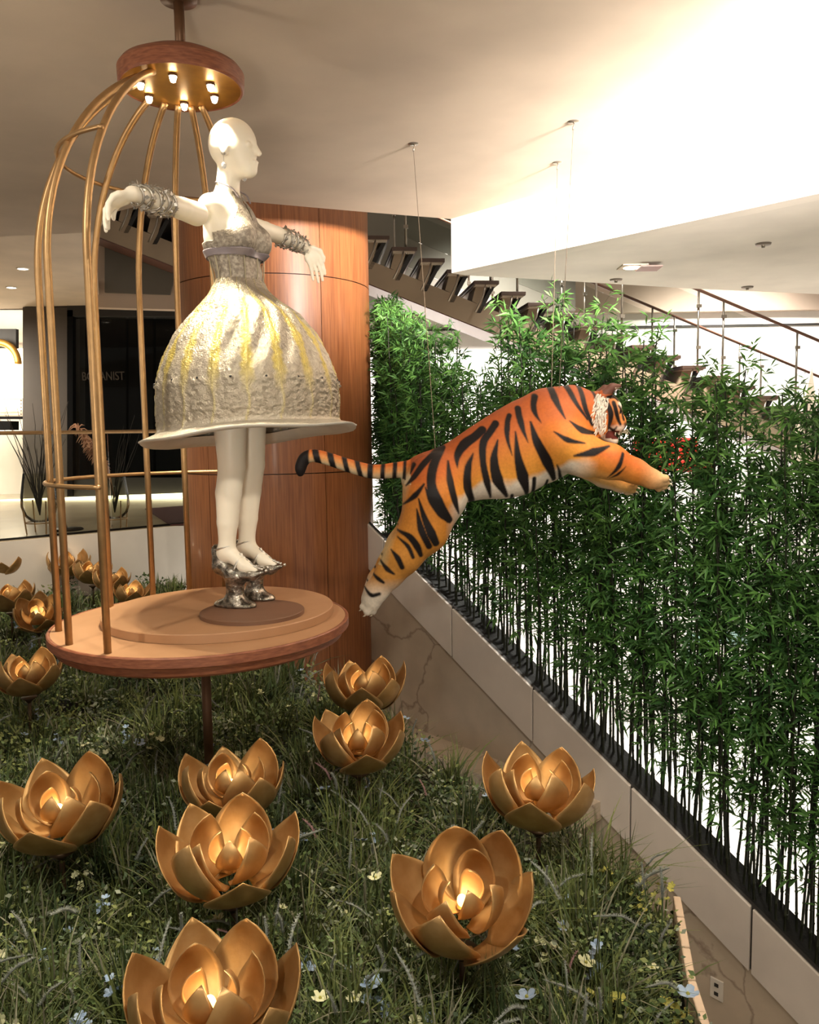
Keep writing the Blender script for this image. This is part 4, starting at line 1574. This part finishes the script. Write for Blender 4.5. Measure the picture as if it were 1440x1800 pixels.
# stripes: polylines on the flank (picture-frame crop of the animal), half width
ST = [
    ([(545, 372), (490, 425), (455, 470), (428, 500)], [7, 9, 7, 2]), ([(488, 492), (458, 530), (418, 564)], [3, 8, 2]),
    ([(556, 372), (522, 430), (512, 490), (530, 548), (572, 612)], [8, 13, 13, 17, 10]), ([(492, 502), (512, 545), (545, 590), (575, 622)], [2, 9, 11, 3]),
    ([(470, 540), (488, 600), (512, 655), (528, 690)], [2, 8, 13, 10]), ([(464, 575), (478, 640), (505, 700)], [2, 10, 9]),
    ([(571, 418), (575, 480), (590, 545), (606, 594)], [3, 10, 9, 2]), ([(690, 312), (664, 335), (628, 362), (604, 400), (603, 442)], [12, 12, 14, 10, 1]),
    ([(657, 392), (640, 440), (638, 505), (656, 556)], [2, 10, 13, 9]), ([(735, 290), (716, 318), (692, 355), (690, 420), (705, 490), (721, 545)], [10, 10, 11, 9, 10, 3]),
    ([(740, 345), (727, 410), (740, 480), (776, 540)], [2, 11, 16, 5]), ([(782, 262), (774, 288), (772, 340), (787, 398)], [7, 8, 1]),
    ([(799, 318), (806, 400), (826, 470), (848, 532)], [2, 10, 17, 6]), ([(812, 238), (814, 265), (824, 310), (840, 354)], [9, 9, 1]),
    ([(850, 285), (868, 350), (905, 420), (939, 480)], [3, 11, 14, 7]), ([(867, 478), (871, 532)], [6, 6]), ([(795, 538), (797, 560)], [5, 4]),
    ([(916, 486), (914, 512)], [4, 6]), ([(938, 430), (964, 476)], [2, 6]), ([(930, 155), (932, 178), (944, 228), (964, 274)], [9, 11, 2]),
    ([(872, 196), (864, 228), (868, 258), (884, 288)], [9, 8, 1]), ([(978, 282), (1020, 312), (1084, 324)], [2, 10, 4]), ([(922, 318), (965, 345), (1024, 356)], [2, 8, 2]),
    ([(988, 398), (1050, 386), (1112, 366)], [3, 12, 3]), ([(1156, 392), (1138, 436), (1108, 472)], [5, 7, 1]), ([(1166, 434), (1140, 460), (1116, 474)], [1, 4, 1]),
    ([(984, 146), (988, 168), (1010, 222), (1048, 276)], [9, 8, 3]), ([(1028, 146), (1030, 168), (1042, 240), (1066, 292)], [7, 8, 6]), ([(1075, 165), (1082, 200), (1078, 236)], [4, 5, 2]),
    ([(400, 650), (440, 668), (465, 700), (478, 732)], [3, 9, 10, 6]), ([(400, 672), (434, 700), (452, 738)], [2, 6, 5]), ([(378, 714), (400, 740), (415, 772)], [2, 8, 7]),
    ([(342, 756), (365, 780), (388, 796)], [3, 7, 3]), ([(312, 799), (335, 815), (352, 826)], [3, 6, 4]), ([(284, 844), (310, 870), (338, 866)], [2, 6, 5]),
    ([(455, 430), (443, 460)], [6, 2]),
    # face
    ([(1118, 215), (1132, 258), (1128, 306)], [7, 9, 6]), ([(1144, 218), (1156, 258), (1172, 292)], [7, 7, 4]), ([(1132, 300), (1150, 312), (1160, 300)], [3, 4, 2]),
    ([(1164, 228), (1180, 250), (1186, 276)], [3, 4, 4]), ([(1120, 200), (1150, 196), (1165, 210)], [5, 6, 3]), ([(1186, 316), (1196, 300)], [4, 4]),
]
cxp, cyp = (ux - 500) * 2, (uy - 600) * 2
for pl_, ws in ST:
    n = 26
    sp = spline(pl_, n)
    ww = np.interp(np.linspace(0, 1, len(sp)), np.linspace(0, 1, len(ws)), ws)
    lo_, hi_ = sp.min(0) - 20, sp.max(0) + 20
    idx = np.where((cxp > lo_[0]) & (cxp < hi_[0]) & (cyp > lo_[1]) & (cyp < hi_[1]))[0]
    if not len(idx): continue
    best = np.full(len(idx), 1e9)
    for i in range(len(sp) - 1):
        a, b = sp[i], sp[i + 1]
        ab = b - a
        px_, py_ = cxp[idx] - a[0], cyp[idx] - a[1]
        t = np.clip((px_ * ab[0] + py_ * ab[1]) / (ab @ ab + 1e-9), 0, 1)
        dd = np.hypot(px_ - t * ab[0], py_ - t * ab[1]) - 1.22 * (ww[i] + (ww[i + 1] - ww[i]) * t)
        best = np.minimum(best, dd)
    dark[idx] = np.maximum(dark[idx], np.clip(.5 - best / 4.5, 0, 1))
# face colours
fx = (ux > 1040) & (uy < 790)
chin = np.clip((uy - 744 - (1098 - ux) * .05) / 8, 0, 1) * (ux > 1050) * (uy < 768) * (np.abs(TV[:, 1] - TY) < .095)
browp = np.exp(-((ux - 1087) ** 2 / 40 + (uy - 712) ** 2 / 60)) * 1.3 * (ux > 1072)
wh = np.clip(np.maximum(chin, browp), 0, 1) * (ux > 1030) * (uy < 790)
colr = colr * (1 - wh[:, None]) + white * wh[:, None]
face = np.clip((ux - 1060) / 10, 0, 1) * (uy < 745) * (uy > 695)
colr = colr * (1 - .5 * face[:, None] * (1 - wh[:, None])) + lin_a((224, 156, 88)) * .5 * face[:, None] * (1 - wh[:, None])
chn = np.clip((uy - 757) / 5, 0, 1) * np.clip((ux - 1050) / 10, 0, 1) * (uy < 792) * (ux < 1100) * (uy < 772 + (1100 - ux) * .4) * (np.abs(TV[:, 1] - TY) < .08)
colr = colr * (1 - chn[:, None]) + white * chn[:, None]
mouth = ((ux > 1062) & (uy > 757) & (uy < 773) & (ux < 1099) & (uy < 772 + (ux - 1080) * .1) & ~((ux > 1086) & (uy < 762)))
colr = np.where(mouth[:, None], lin_a((96, 38, 30)), colr)
nose = np.exp(-((ux - 1097) ** 2 / 16 + (uy - 746) ** 2 / 14)) * 1.4
dark = np.maximum(dark, np.clip(nose, 0, .8))
earb = ((uy < 694) & (ux > 1052) & (ux < 1095) & (np.abs(TV[:, 1] - TY) > .05))
colr = np.where(earb[:, None], lin_a((92, 58, 46)), colr)
earw = (earb & (ux > 1074) & (uy > 683))
colr = np.where(earw[:, None], lin_a((206, 190, 170)), colr)
# paw pads below the far fore paw, toes pale
colr = colr * (1 - dark[:, None]) + black * dark[:, None]
set_col(tb_, colr)
# details that are their own pieces
for s in (-1, 1):
    c = tp(1084.5, 725, s * .047)
    e_ = mk('eye', *ball(c, (.013, .008, .012), 12, 8), 'tiger_eye', tiger, smooth=True)
    dx, dy = (0, 0) if s < 0 else (-34, 12)
    for tx, ty, tl in ((1160, 840, -.032), (1164, 848, -.011), (1163, 856, .012), (1155, 860, .033)):
        p = tp(tx + dx, ty + dy, s * .125 + tl)
        mk('claw', *tube([p + [-.006, 0, .002], p + [.012, 0, -.002], p + [.02, 0, -.014]], [.006, .005, .001], 8), 'claw', tiger, smooth=True)
    ex, ey = (0, 0) if s < 0 else (2, -6)
    for tx, ty, tl in ((638, 1062, -.02), (645, 1071, -.03), (656, 1072, -.008), (646, 1070, .02)):
        p = tp(tx + ex, ty + ey, s * .12 + tl)
        mk('claw', *tube([p + [.004, 0, .006], p + [-.006, 0, -.006], p + [-.016, 0, -.010]], [.006, .005, .001], 8), 'claw', tiger, smooth=True)
    for fx_, fy_, fz_ in ((1088, 762, .018), (1080, 763, .028)):
        p = tp(fx_, fy_ - 4, s * fz_)
        mk('fang', *tube([p, p + [0, 0, -.012], p + [.002, 0, -.024]], [.005, .004, .0005], 8), 'claw', tiger, smooth=True)
    p = tp(1079, 769, s * .012)
    mk('fang', *tube([p, p + [.002, 0, .012]], [.004, .001], 8), 'claw', tiger, smooth=True)
mk('tongue', *ball(tp(1076, 767), (.032, .018, .008), 14, 8), 'tiger_mouth', tiger, smooth=True)
# white cheek ruff: fluffy tufts, one mesh per side
for s in (-1, 1):
    rr = random.Random(5 + s)
    parts = []
    for i in range(330):
        t = rr.random()
        cx_ = np.interp(t, [0, .3, .6, 1], [1052, 1047, 1047, 1046]) + rr.gauss(0, 5)
        cy_ = 694 + t * 66
        lat = s * np.interp(t, [0, .5, 1], [.088, .118, .095]) + rr.gauss(0, .006)
        c = tp(cx_, cy_, lat)
        dv = np.array([rr.uniform(-.7, .1), s * rr.uniform(.05, .35), rr.uniform(-1.0, -.3)])
        dv *= rr.uniform(.02, .042) / np.linalg.norm(dv)
        parts.append(tube([c, c + dv * .55, c + dv + [0, 0, -.006]], [.007, .006, .0008], 4, False))
    o = mk('cheek_ruff', *merge(*parts), 'fluff_white', tiger, smooth=True)
    o['kind'] = 'stuff'
    for i in range(5):
        p = tp(1092, 752 + i * 2, s * .03)
        mk('whisker', *tube([p, p + np.array([.02, s * .03, -.01]), p + np.array([.03 - .01 * i, s * .06, -.035 - .004 * i])], [.0014, .0011, .0004], 4), 'claw', tiger)
# hanging wires from ceiling hooks
def wire(hpx, hpy, tpx, tpy, lat, label):
    hk = atz(hpx, hpy, H1)
    e_ = tp(tpx, tpy, lat)
    r_ = root('hanging_wire', e_, label, 'wire', 'wires that hold the tiger')
    mk('cable', *tube([e_, hk - up * .04], .0022, 6), 'steel', r_)
    mk('ceiling_hook', *tube([hk - up * .045, hk - up * .03, hk - up * .012 + np.array([.008, 0, 0]), hk], .005, 8), 'steel', r_, smooth=True)
    mk('hook_plate', *lathe([(0, -.005), (.03, -.004), (.034, 0)], 20, hk), 'steel', r_, smooth=True)


wire(727, 253, 766, 796, 0, 'thin steel wire from a ceiling hook down to the tiger rump')
wire(980, 286, 972, 690, .05, 'thin steel wire from a small ceiling hook down to the tiger shoulder')
wire(1008, 214, 980, 690, -.05, 'thin steel wire from the bigger ceiling hook down to the tiger shoulder')

# ------------------------------------------------------------------ mannequin
MO = np.array([-.70, 3.42, PZ])            # foot point of its axis on the platform
TH = math.radians(20)
fw = np.array([math.cos(TH), -math.sin(TH), 0])
lf = np.array([math.sin(TH), math.cos(TH), 0])


def mp(a, b, c): return MO + a * fw + b * lf + np.array([0, 0, c])


def ax3(f_=fw, l_=lf): return np.stack([f_, l_, up])


def torso(Fd, legs=True):
    E3 = ax3()
    Fd.ell(mp(-.005, 0, 1.555), (.098, .135, .15), E3, k=.03)
    Fd.ell(mp(.026, 0, 1.37), (.078, .104, .15), E3, k=.04)
    Fd.ell(mp(-.01, 0, 1.12), (.12, .16, .15), E3, k=.05)
    Fd.cone(mp(-.015, -.125, 1.635), mp(-.015, .125, 1.635), .048, .048, k=.045)
    for s in (-1, 1):
        Fd.ell(mp(.070, s * .062, 1.535), (.058, .056, .062), E3, k=.025)
        Fd.cone(mp(-.025, s * .03, 1.70), mp(-.02, s * .12, 1.655), .03, .035, k=.04)
    Fd.cone(mp(-.005, 0, 1.82), mp(-.022, 0, 1.68), .044, .052, k=.03)


def build_body():
    Fd = Field(mp(0, 0, 0) - [.3, .3, -.05], mp(0, 0, 0) + [.3, .3, 2.06], .005)
    torso(Fd)
    # head, face towards the tiger
    hth = math.radians(16)
    hf = np.array([math.cos(hth), -math.sin(hth), 0])
    hl = np.array([math.sin(hth), math.cos(hth), 0])
    E3 = ax3(hf, hl)
    hp = lambda a, b, c: mp(.022, 0, 0) + a * hf + b * hl + np.array([0, 0, c])
    Fd.ell(hp(-.008, 0, 1.915), (.098, .076, .098), E3, k=.02)
    Fd.ell(hp(.030, 0, 1.872), (.060, .056, .084), E3, k=.03)
    Fd.ell(hp(.066, 0, 1.806), (.026, .026, .024), E3, k=.03)
    Fd.cone(hp(.0, 0, 1.83), hp(.062, 0, 1.808), .034, .020, k=.03)
    Fd.cone(hp(.088, 0, 1.905), hp(.108, 0, 1.866), .008, .012, k=.012)
    Fd.ell(hp(.094, 0, 1.836), (.009, .019, .006), E3, k=.008)
    Fd.ell(hp(.091, 0, 1.824), (.009, .016, .006), E3, k=.008)
    for s in (-1, 1):
        Fd.ell(hp(.092, s * .034, 1.893), (.016, .018, .013), E3, k=.015, op='s')
        Fd.ell(hp(.083, s * .034, 1.893), (.012, .016, .010), E3, k=.008)
        Fd.ell(hp(-.004, s * .074, 1.872), (.018, .010, .030), E3, k=.006)
        # legs and feet on the wedge shoes
        b = s * .078
        sx_ = .0 if s < 0 else .0
        Fd.chain([mp(-.005, s * .08, 1.06), mp(.005, b, .86), mp(.008, b, .63), mp(-.012, b, .52), mp(-.022, b, .40), mp(-.028, b, .315), mp(-.034, b, .285)],
                 [.088, .072, .054, .053, .043, .034, .034], k=.007)
        Fd.ell(mp(-.045, b, .262), (.034, .029, .040), ax3(), k=.02)
        Fd.cone(mp(-.028, b, .28), mp(.052, b, .222), .033, .026, k=.02)
        Fd.cone(mp(.050, b, .220), mp(.098, b, .205), .027, .016, k=.02)
    return Fd.mesh(0.0, 2)


BV, BQ = build_body()
mq = root('mannequin', (MO[0], MO[1], PZ + .052), 'bald white mannequin with outspread arms in a silver bell-skirted dress', 'mannequin')
mk('body', BV, BQ, 'mannequin_white', mq, smooth=True)

# bodice: a shell over the torso
Fd = Field(mp(0, 0, 1.25) - [.26, .26, 0], mp(0, 0, 1.80) + [.26, .26, 0], .0036)
torso(Fd)


def local(V):
    q = V - MO
    return q @ fw, q @ lf, q[:, 2]


def shell(iso, keep, name, mt, thick=.004):
    V, Q = Fd.mesh(iso, 3)
    c = V[Q].mean(1)
    a, b, z = local(c)
    Q = Q[keep(a, b, z)]
    us, inv = np.unique(Q, return_inverse=True)
    return mk(name, V[us], inv.reshape(Q.shape), mt, mq, smooth=True, solid=thick)


def keep_bodice(a, b, z):
    back = z < 1.515 + .02 * np.clip(a / .08, 0, 1)
    frontw = np.interp(z, [1.50, 1.56, 1.60, 1.64, 1.70, 1.73], [.2, .118, .098, .07, .045, .04])
    fr_ = (a > .0) & (np.abs(b) < frontw) & (z < 1.72)
    gap = (np.abs(b) < np.interp(z, [1.60, 1.64, 1.73], [0, .006, .018])) & (a > 0) & (z > 1.60)
    return (z > 1.325) & (back | (fr_ & ~gap))


shell(.007, keep_bodice, 'bodice', 'bodice')
shell(.013, lambda a, b, z: (z > 1.462) & (z < 1.487), 'waist_belt', 'belt', .005)
for k in range(11):
    ang = -PI + 2 * PI * k / 11 + .2
    pts = []
    for z in np.linspace(1.33, 1.46, 12):
        rx, ry = .090 + .012 * abs(z - 1.37) / .1, .116 + .014 * abs(z - 1.37) / .1
        pts.append(mp(.024 - .10 * max(0, z - 1.40) + rx * math.cos(ang), ry * math.sin(ang), z))
    mk('bodice_seam', *tube(pts, .0028, 6), 'dress_seam', mq, smooth=True)

# skirt: relief surface
NA, NZ = 360, 190
PC = np.array([(1.375, .100), (1.35, .112), (1.315, .136), (1.27, .182), (1.225, .226), (1.138, .294), (1.02, .348), (.93, .366), (.86, .368), (.815, .366), (.795, .372), (.785, .392), (.775, .418), (.768, .436)])
zz = np.interp(np.linspace(0, 1, NZ), np.linspace(0, 1, len(PC)), PC[:, 0])
sp = spline(PC, NZ * 2)
tt_ = np.linspace(0, len(sp) - 1, NZ)
zz = np.interp(tt_, np.arange(len(sp)), sp[:, 0])
rr_ = np.interp(tt_, np.arange(len(sp)), sp[:, 1])
ang = np.linspace(0, 2 * PI, NA, endpoint=False)
NS = 18
V = np.zeros((NZ, NA, 3))
cols = np.zeros((NZ, NA, 3))
silver_c, yellow_c, pale_c, dark_c = lin_a((186, 176, 158)), lin_a((206, 184, 60)), lin_a((214, 206, 188)), lin_a((120, 110, 98))
sk0 = mp(.052, .0, 0)
for i in range(NZ):
    z, r = zz[i], rr_[i]
    wob = .06 * np.sin(z * 34) * np.clip((.98 - z) / .1, 0, 1)
    ph = (ang * NS / (2 * PI) + wob) % 1.0
    ds = np.minimum(ph, 1 - ph)                       # distance to the seam
    ribs = np.exp(-(ds / .035) ** 2) * .0045
    body_ = np.sin(PI * ph) ** .8
    twist = np.sin(2 * PI * (ph * 1.0 - z * 5.2)) * .5 + .5
    upper = np.clip((z - .94) / .14, 0, 1) * np.clip((1.33 - z) / .05, 0, 1)
    lower = np.clip((z - .80) / .02, 0, 1) * np.clip((1.06 - z) / .16, 0, 1)
    nz_ = np.array([mnoise.noise(Vector((math.cos(t) * r * 42, math.sin(t) * r * 42, z * 42))) for t in ang])
    nz2 = np.array([mnoise.noise(Vector((math.cos(t) * r * 95, math.sin(t) * r * 95, z * 95 + 7))) for t in ang])
    sc_ = (np.sin(ang * NS * 9 + (round(z / .011) % 2) * PI) * np.sin(z / .011 * PI))
    qx, qz = (ph - .5) * 1.5 + .12 * nz_, (z - .885) / .06 + .5 * nz_
    coil = .45 * np.sin(np.hypot(qx, qz) * 9 - np.arctan2(qz, qx) * 2) + 1.1 * nz2 + .5 * nz_
    head_ = np.exp(-(((ph - .55) * 4.2) ** 2 + ((z - .962) / .030) ** 2) * 1.6) * (.6 + .8 * nz2)
    disp = ribs + upper * (body_ * (twist - .4) * .016 + .0024 * sc_ * body_ + .0040 * nz2) + lower * (.0062 * coil * (.4 + .6 * body_) + .0012 * sc_) + head_ * .016
    amp = np.clip(r / .2, .15, 1)
    R_ = r + disp * amp
    el_ = np.clip((z - 1.24) / .10, 0, 1)
    af = R_ * np.cos(ang) * (1 - .10 * el_)
    bf = R_ * np.sin(ang) * (1 + .16 * el_)
    af = af - .022 * el_
    dx = af * fw[0] + bf * lf[0]
    dy = af * fw[1] + bf * lf[1]
    low = np.clip((1.05 - z) / .28, 0, 1) ** 1.5
    wave = .006 * np.sin(ang * 5 + 1) * np.clip((.80 - z) / .03, 0, 1)
    dz = low * (.036 * dx / .44 - .030 * dy / .44) + wave - .014 * low
    V[i, :, 0], V[i, :, 1], V[i, :, 2] = sk0[0] + dx, sk0[1] + dy, MO[2] + z + dz
    yel_ = np.clip((.22 - ds + .10 * nz_) / .10, 0, 1) * np.clip((z - .90) / .12, 0, 1) * np.clip((1.34 - z) / .06, 0, 1) * .75
    c = silver_c * (1 - yel_[:, None]) + yellow_c * yel_[:, None]
    fleck = np.clip(nz2 * 2.2 + .1, 0, 1) * upper * (1 - yel_ * .6) * .55
    c = c * (1 - fleck[:, None]) + lin_a((96, 88, 78)) * fleck[:, None]
    lowd = float(lower) * .45
    c = c * (1 - lowd) + lin_a((140, 126, 104)) * lowd
    topd = np.clip((z - 1.27) / .07, 0, 1) * .85
    c = c * (1 - topd) + lin_a((140, 130, 114)) * topd
    seamc = np.exp(-(ds / .03) ** 2)[:, None] * .7
    c = c * (1 - seamc) + lin_a((196, 180, 118)) * seamc
    hem = np.clip((.80 - z) / .012, 0, 1)
    cols[i] = c * (1 - hem) + pale_c * hem
V = V.reshape(-1, 3)
Q = []
for i in range(NZ - 1):
    a = i * NA + np.arange(NA)
    b = i * NA + (np.arange(NA) + 1) % NA
    Q.append(np.stack([a, a + NA, b + NA, b], 1))
sk = mk('skirt', V, np.vstack(Q), 'dress', mq, smooth=True)
set_col(sk, cols.reshape(-1, 3))
# dark bead eyes of the embroidered beasts along the skirt
for k in range(NS):
    wz = .966
    wob_ = .06 * math.sin(wz * 34) * min(1, max(0, (.98 - wz) / .1))
    a_ = 2 * PI * (k + .58 - wob_) / NS
    iz = int(np.argmin(np.abs(zz - wz)))
    ia = int(round(a_ / (2 * PI) * NA)) % NA
    c_ = V.reshape(NZ, NA, 3)[iz, ia]
    mk('bead_eye', *ball(c_, .0048, 8, 6), 'stair_black', mq, smooth=True)
# pale underside of the flared hem
lastr = V.reshape(NZ, NA, 3)[-1]
U = []
for f_, dz in ((1.0, 0), (1.0, -.006), (.93, -.010), (.80, .004), (.72, .03)):
    q = lastr.copy()
    q[:, :2] = sk0[:2] + (lastr[:, :2] - sk0[:2]) * f_
    zc = lastr[:, 2].mean()
    q[:, 2] = zc + (lastr[:, 2] - zc) * f_ + dz
    U.append(q)
Q = []
for i in range(len(U) - 1):
    a = i * NA + np.arange(NA)
    b = i * NA + (np.arange(NA) + 1) % NA
    Q.append(np.stack([a, a + NA, b + NA, b], 1))
mk('hem_lining', np.vstack(U), np.vstack(Q), 'dress_hem', mq, smooth=True)
# halter cord
mk('halter_cord', *tube(spline([mp(.062, -.045, 1.69), mp(.035, -.052, 1.73), mp(-.03, -.05, 1.76), mp(-.06, 0, 1.765), mp(-.03, .05, 1.76), mp(.035, .052, 1.73), mp(.062, .045, 1.69)], 30), .0035, 8), 'belt', mq, smooth=True)


# arms with drooping hands
def arm(sh_, el_, wr_, hand_dir, palm_dir, droop, spread_sgn, h=.0035):
    sh_, el_, wr_ = map(np.array, (sh_, el_, wr_))
    hd = np.array(hand_dir, float)
    hd /= np.linalg.norm(hd)
    pd = np.array(palm_dir, float)
    pd -= hd * (pd @ hd)
    pd /= np.linalg.norm(pd)
    sd = np.cross(hd, pd)
    k0 = wr_ + hd * .035
    kn = wr_ + hd * .085
    pts_all = [sh_, el_, wr_, kn + hd * .11, kn + droop * .12]
    lo = np.min(pts_all, 0) - .09
    hi = np.max(pts_all, 0) + .09
    Fa = Field(lo, hi, h)
    Fa.chain([sh_, (sh_ + el_) / 2, el_, (el_ * .6 + wr_ * .4), wr_], [.044, .039, .034, .031, .0235], k=.006)
    Fa.ell(wr_ + hd * .045, (.046, .014, .032), np.stack([hd, pd, sd]), k=.015)
    for i, (o_, L) in enumerate(((-.027, .082), (-.009, .094), (.010, .090), (.027, .072))):
        b0 = wr_ + hd * (.078 - abs(o_) * .3) + sd * o_
        d1 = hd * .75 + droop * .65
        d1 /= np.linalg.norm(d1)
        d2 = hd * .25 + droop * 1.0
        d2 /= np.linalg.norm(d2)
        d3 = droop * 1.0 + pd * .12
        d3 /= np.linalg.norm(d3)
        fan = sd * o_ * .35
        p1 = b0 + d1 * L * .42 + fan * .4
        p2 = p1 + d2 * L * .34 + fan * .2
        p3 = p2 + d3 * L * .26
        Fa.cone(b0 - hd * .02, b0, .011, .0098, k=.008)
        Fa.chain([b0, p1, p2, p3], [.0098, .0088, .0080, .0062], k=.0025)
    tb0 = wr_ + hd * .022 + sd * spread_sgn * .026
    t1 = tb0 + hd * .028 + sd * spread_sgn * .020 + pd * .008
    t2 = t1 + hd * .016 + droop * .018 + sd * spread_sgn * .004
    Fa.chain([tb0, t1, t2, t2 + droop * .016], [.014, .0105, .009, .007], k=.006)
    return Fa.mesh(0.0, 2)


RS, RE, RW = at(345, 376, 3.17), at(290, 356, 2.95), at(232, 340, 2.745)
aV, aQ = arm(RS, RE, RW, (-.62, -.42, -.40), (-.45, .05, .6), np.array([.10, .06, -1.0]), 1)
ra = mk('arm', aV, aQ, 'mannequin_white', mq, smooth=True)
LS, LE, LW = at(442, 400, 3.50), at(487, 412, 3.70), at(537, 434, 3.86)
aV, aQ = arm(LS, LE, LW, (.40, .15, -.62), (.25, -.9, .1), np.array([.12, .04, -1.0]), -1)
la = mk('arm', aV, aQ, 'mannequin_white', mq, smooth=True)
# seam ring at the shoulder joint
for s0, s1 in ((RS, RE), (LS, LE)):
    d_ = (s1 - s0) / np.linalg.norm(s1 - s0)
    n1 = np.cross(d_, up)
    n1 /= np.linalg.norm(n1)
    n2 = np.cross(d_, n1)


# vine cuffs round the fore arms
def cuff(e0_, w0_, t0, t1, turns, parent, seed):
    rr = random.Random(seed)
    d_ = w0_ - e0_
    L = np.linalg.norm(d_)
    d_ = d_ / L
    n1 = np.cross(d_, up)
    n1 /= np.linalg.norm(n1)
    n2 = np.cross(d_, n1)
    out = []
    for ph0, rad in ((0, .0046), (PI * .6, .0034)):
        pts = []
        for i in range(90):
            t = i / 89
            s_ = t0 + (t1 - t0) * t
            r = np.interp(s_, [0, .4, 1], [.036, .036, .0265]) + .004 + .002 * math.sin(t * 30)
            a = ph0 + turns * 2 * PI * t * (1 if ph0 == 0 else -.8)
            pts.append(e0_ + d_ * L * s_ + r * (math.cos(a) * n1 + math.sin(a) * n2))
        out.append(tube(pts, rad, 7))
        pl = pts
        for i in range(0, 90, 2):
            c = np.array(pl[i])
            o_ = c - (e0_ + d_ * ((c - e0_) @ d_))
            o_ /= np.linalg.norm(o_)
            side_ = np.cross(o_, d_)
            for q in range(2):
                dv = o_ * rr.uniform(.3, 1) + d_ * rr.uniform(-.9, .9) + side_ * rr.uniform(-.9, .9)
                dv *= rr.uniform(.010, .020) / np.linalg.norm(dv)
                wv = np.cross(dv, o_ + d_ * .3) * .45
                out.append((np.array([c, c + dv * .5 + wv, c + dv, c + dv * .5 - wv]), [(0, 1, 2, 3)]))
    return mk('vine_cuff', *merge(*out), 'silver_vine', parent, smooth=True)


cuff(RE, RW, -.15, .93, 4.6, mq, 1)
cuff(LE, LW, .05, .97, 4.0, mq, 2)
# rings, ear-rings
hth = math.radians(16)
hf, hl = np.array([math.cos(hth), -math.sin(hth), 0]), np.array([math.sin(hth), math.cos(hth), 0])
for s in (-1, 1):
    e_ = mp(.022, 0, 0) - .002 * hf + s * .086 * hl + up * 1.842
    er = mk('earring', *merge(ball(e_ + up * .012, .009, 10, 8), tube([e_ + up * .01, e_ - up * .03], .0012, 5)), 'silver_plain', mq, smooth=True)
    mk('crystal_drop', *ball(e_ - up * .036, (.010, .010, .013), 8, 5), 'crystal', er)


# wedge shoes
def build_shoe(c0):
    Fs = Field(c0 + [-.18, -.15, -.02], c0 + [.20, .15, .32], .0045)
    q = lambda a, b, z: c0 + a * fw + b * lf + np.array([0, 0, z])
    E3 = ax3()
    Fs.ell(q(.0, 0, .004), (.098, .050, .032), E3, k=.012)
    Fs.cone(q(.0, 0, .02), q(.004, 0, .12), .034, .040, k=.035)
    Fs.cone(q(-.058, 0, .165), q(.01, 0, .135), .034, .037, k=.025)
    Fs.cone(q(.01, 0, .135), q(.085, 0, .135), .036, .024, k=.02)
    Fs.cone(q(.085, 0, .135), q(.138, 0, .148), .022, .006, k=.015)
    Fs.cone(q(-.060, 0, .17), q(-.072, 0, .232), .034, .028, k=.02)
    # hollow for the foot
    Fs.cone(q(-.045, 0, .25), q(-.045, 0, .30), .030, .04, k=.006, op='s')
    Fs.cone(q(-.042, 0, .225), q(.05, 0, .178), .031, .025, k=.006, op='s')
    Fs.cone(q(.05, 0, .180), q(.09, 0, .168), .025, .016, k=.006, op='s')
    z0 = Fs.lo[2] + Fs.h * np.arange(Fs.n[2])
    Fs.v = np.maximum(Fs.v, (c0[2] - z0)[None, None, :])
    return Fs.mesh(0.0, 1)


for s in (-1, 1):
    c0 = mp(.0, s * .078, .052)
    sV, sQ = build_shoe(c0)
    sh_o = mk('wedge_shoe', sV, sQ, 'silver', mq, smooth=True)
    q = lambda a, b, z: c0 + a * fw + b * lf + np.array([0, 0, z])
    ring = [q(-.036 + .040 * math.cos(t), .036 * math.sin(t), .245 + .012 * math.cos(t)) for t in np.linspace(0, 2 * PI, 28, endpoint=False)]
    mk('ankle_strap', *tube(ring, .004, 7, closed=True), 'silver_plain', sh_o, smooth=True)
    mk('instep_strap', *tube(spline([q(.02, -.036, .155), q(.035, -.022, .195), q(.045, 0, .205), q(.035, .022, .195), q(.02, .036, .155)], 20), .005, 7), 'silver_plain', sh_o, smooth=True)
    mk('toe_spine', *tube(spline([q(.032, 0, .222), q(.058, 0, .196), q(.095, 0, .172), q(.135, 0, .158)], 20), [.006 + .002 * math.sin(i * 2.1) for i in range(19)], 8), 'silver_plain', sh_o, smooth=True)
    mk('toe_ball', *ball(q(.150, 0, .155), .007, 10, 8), 'silver_plain', sh_o, smooth=True)
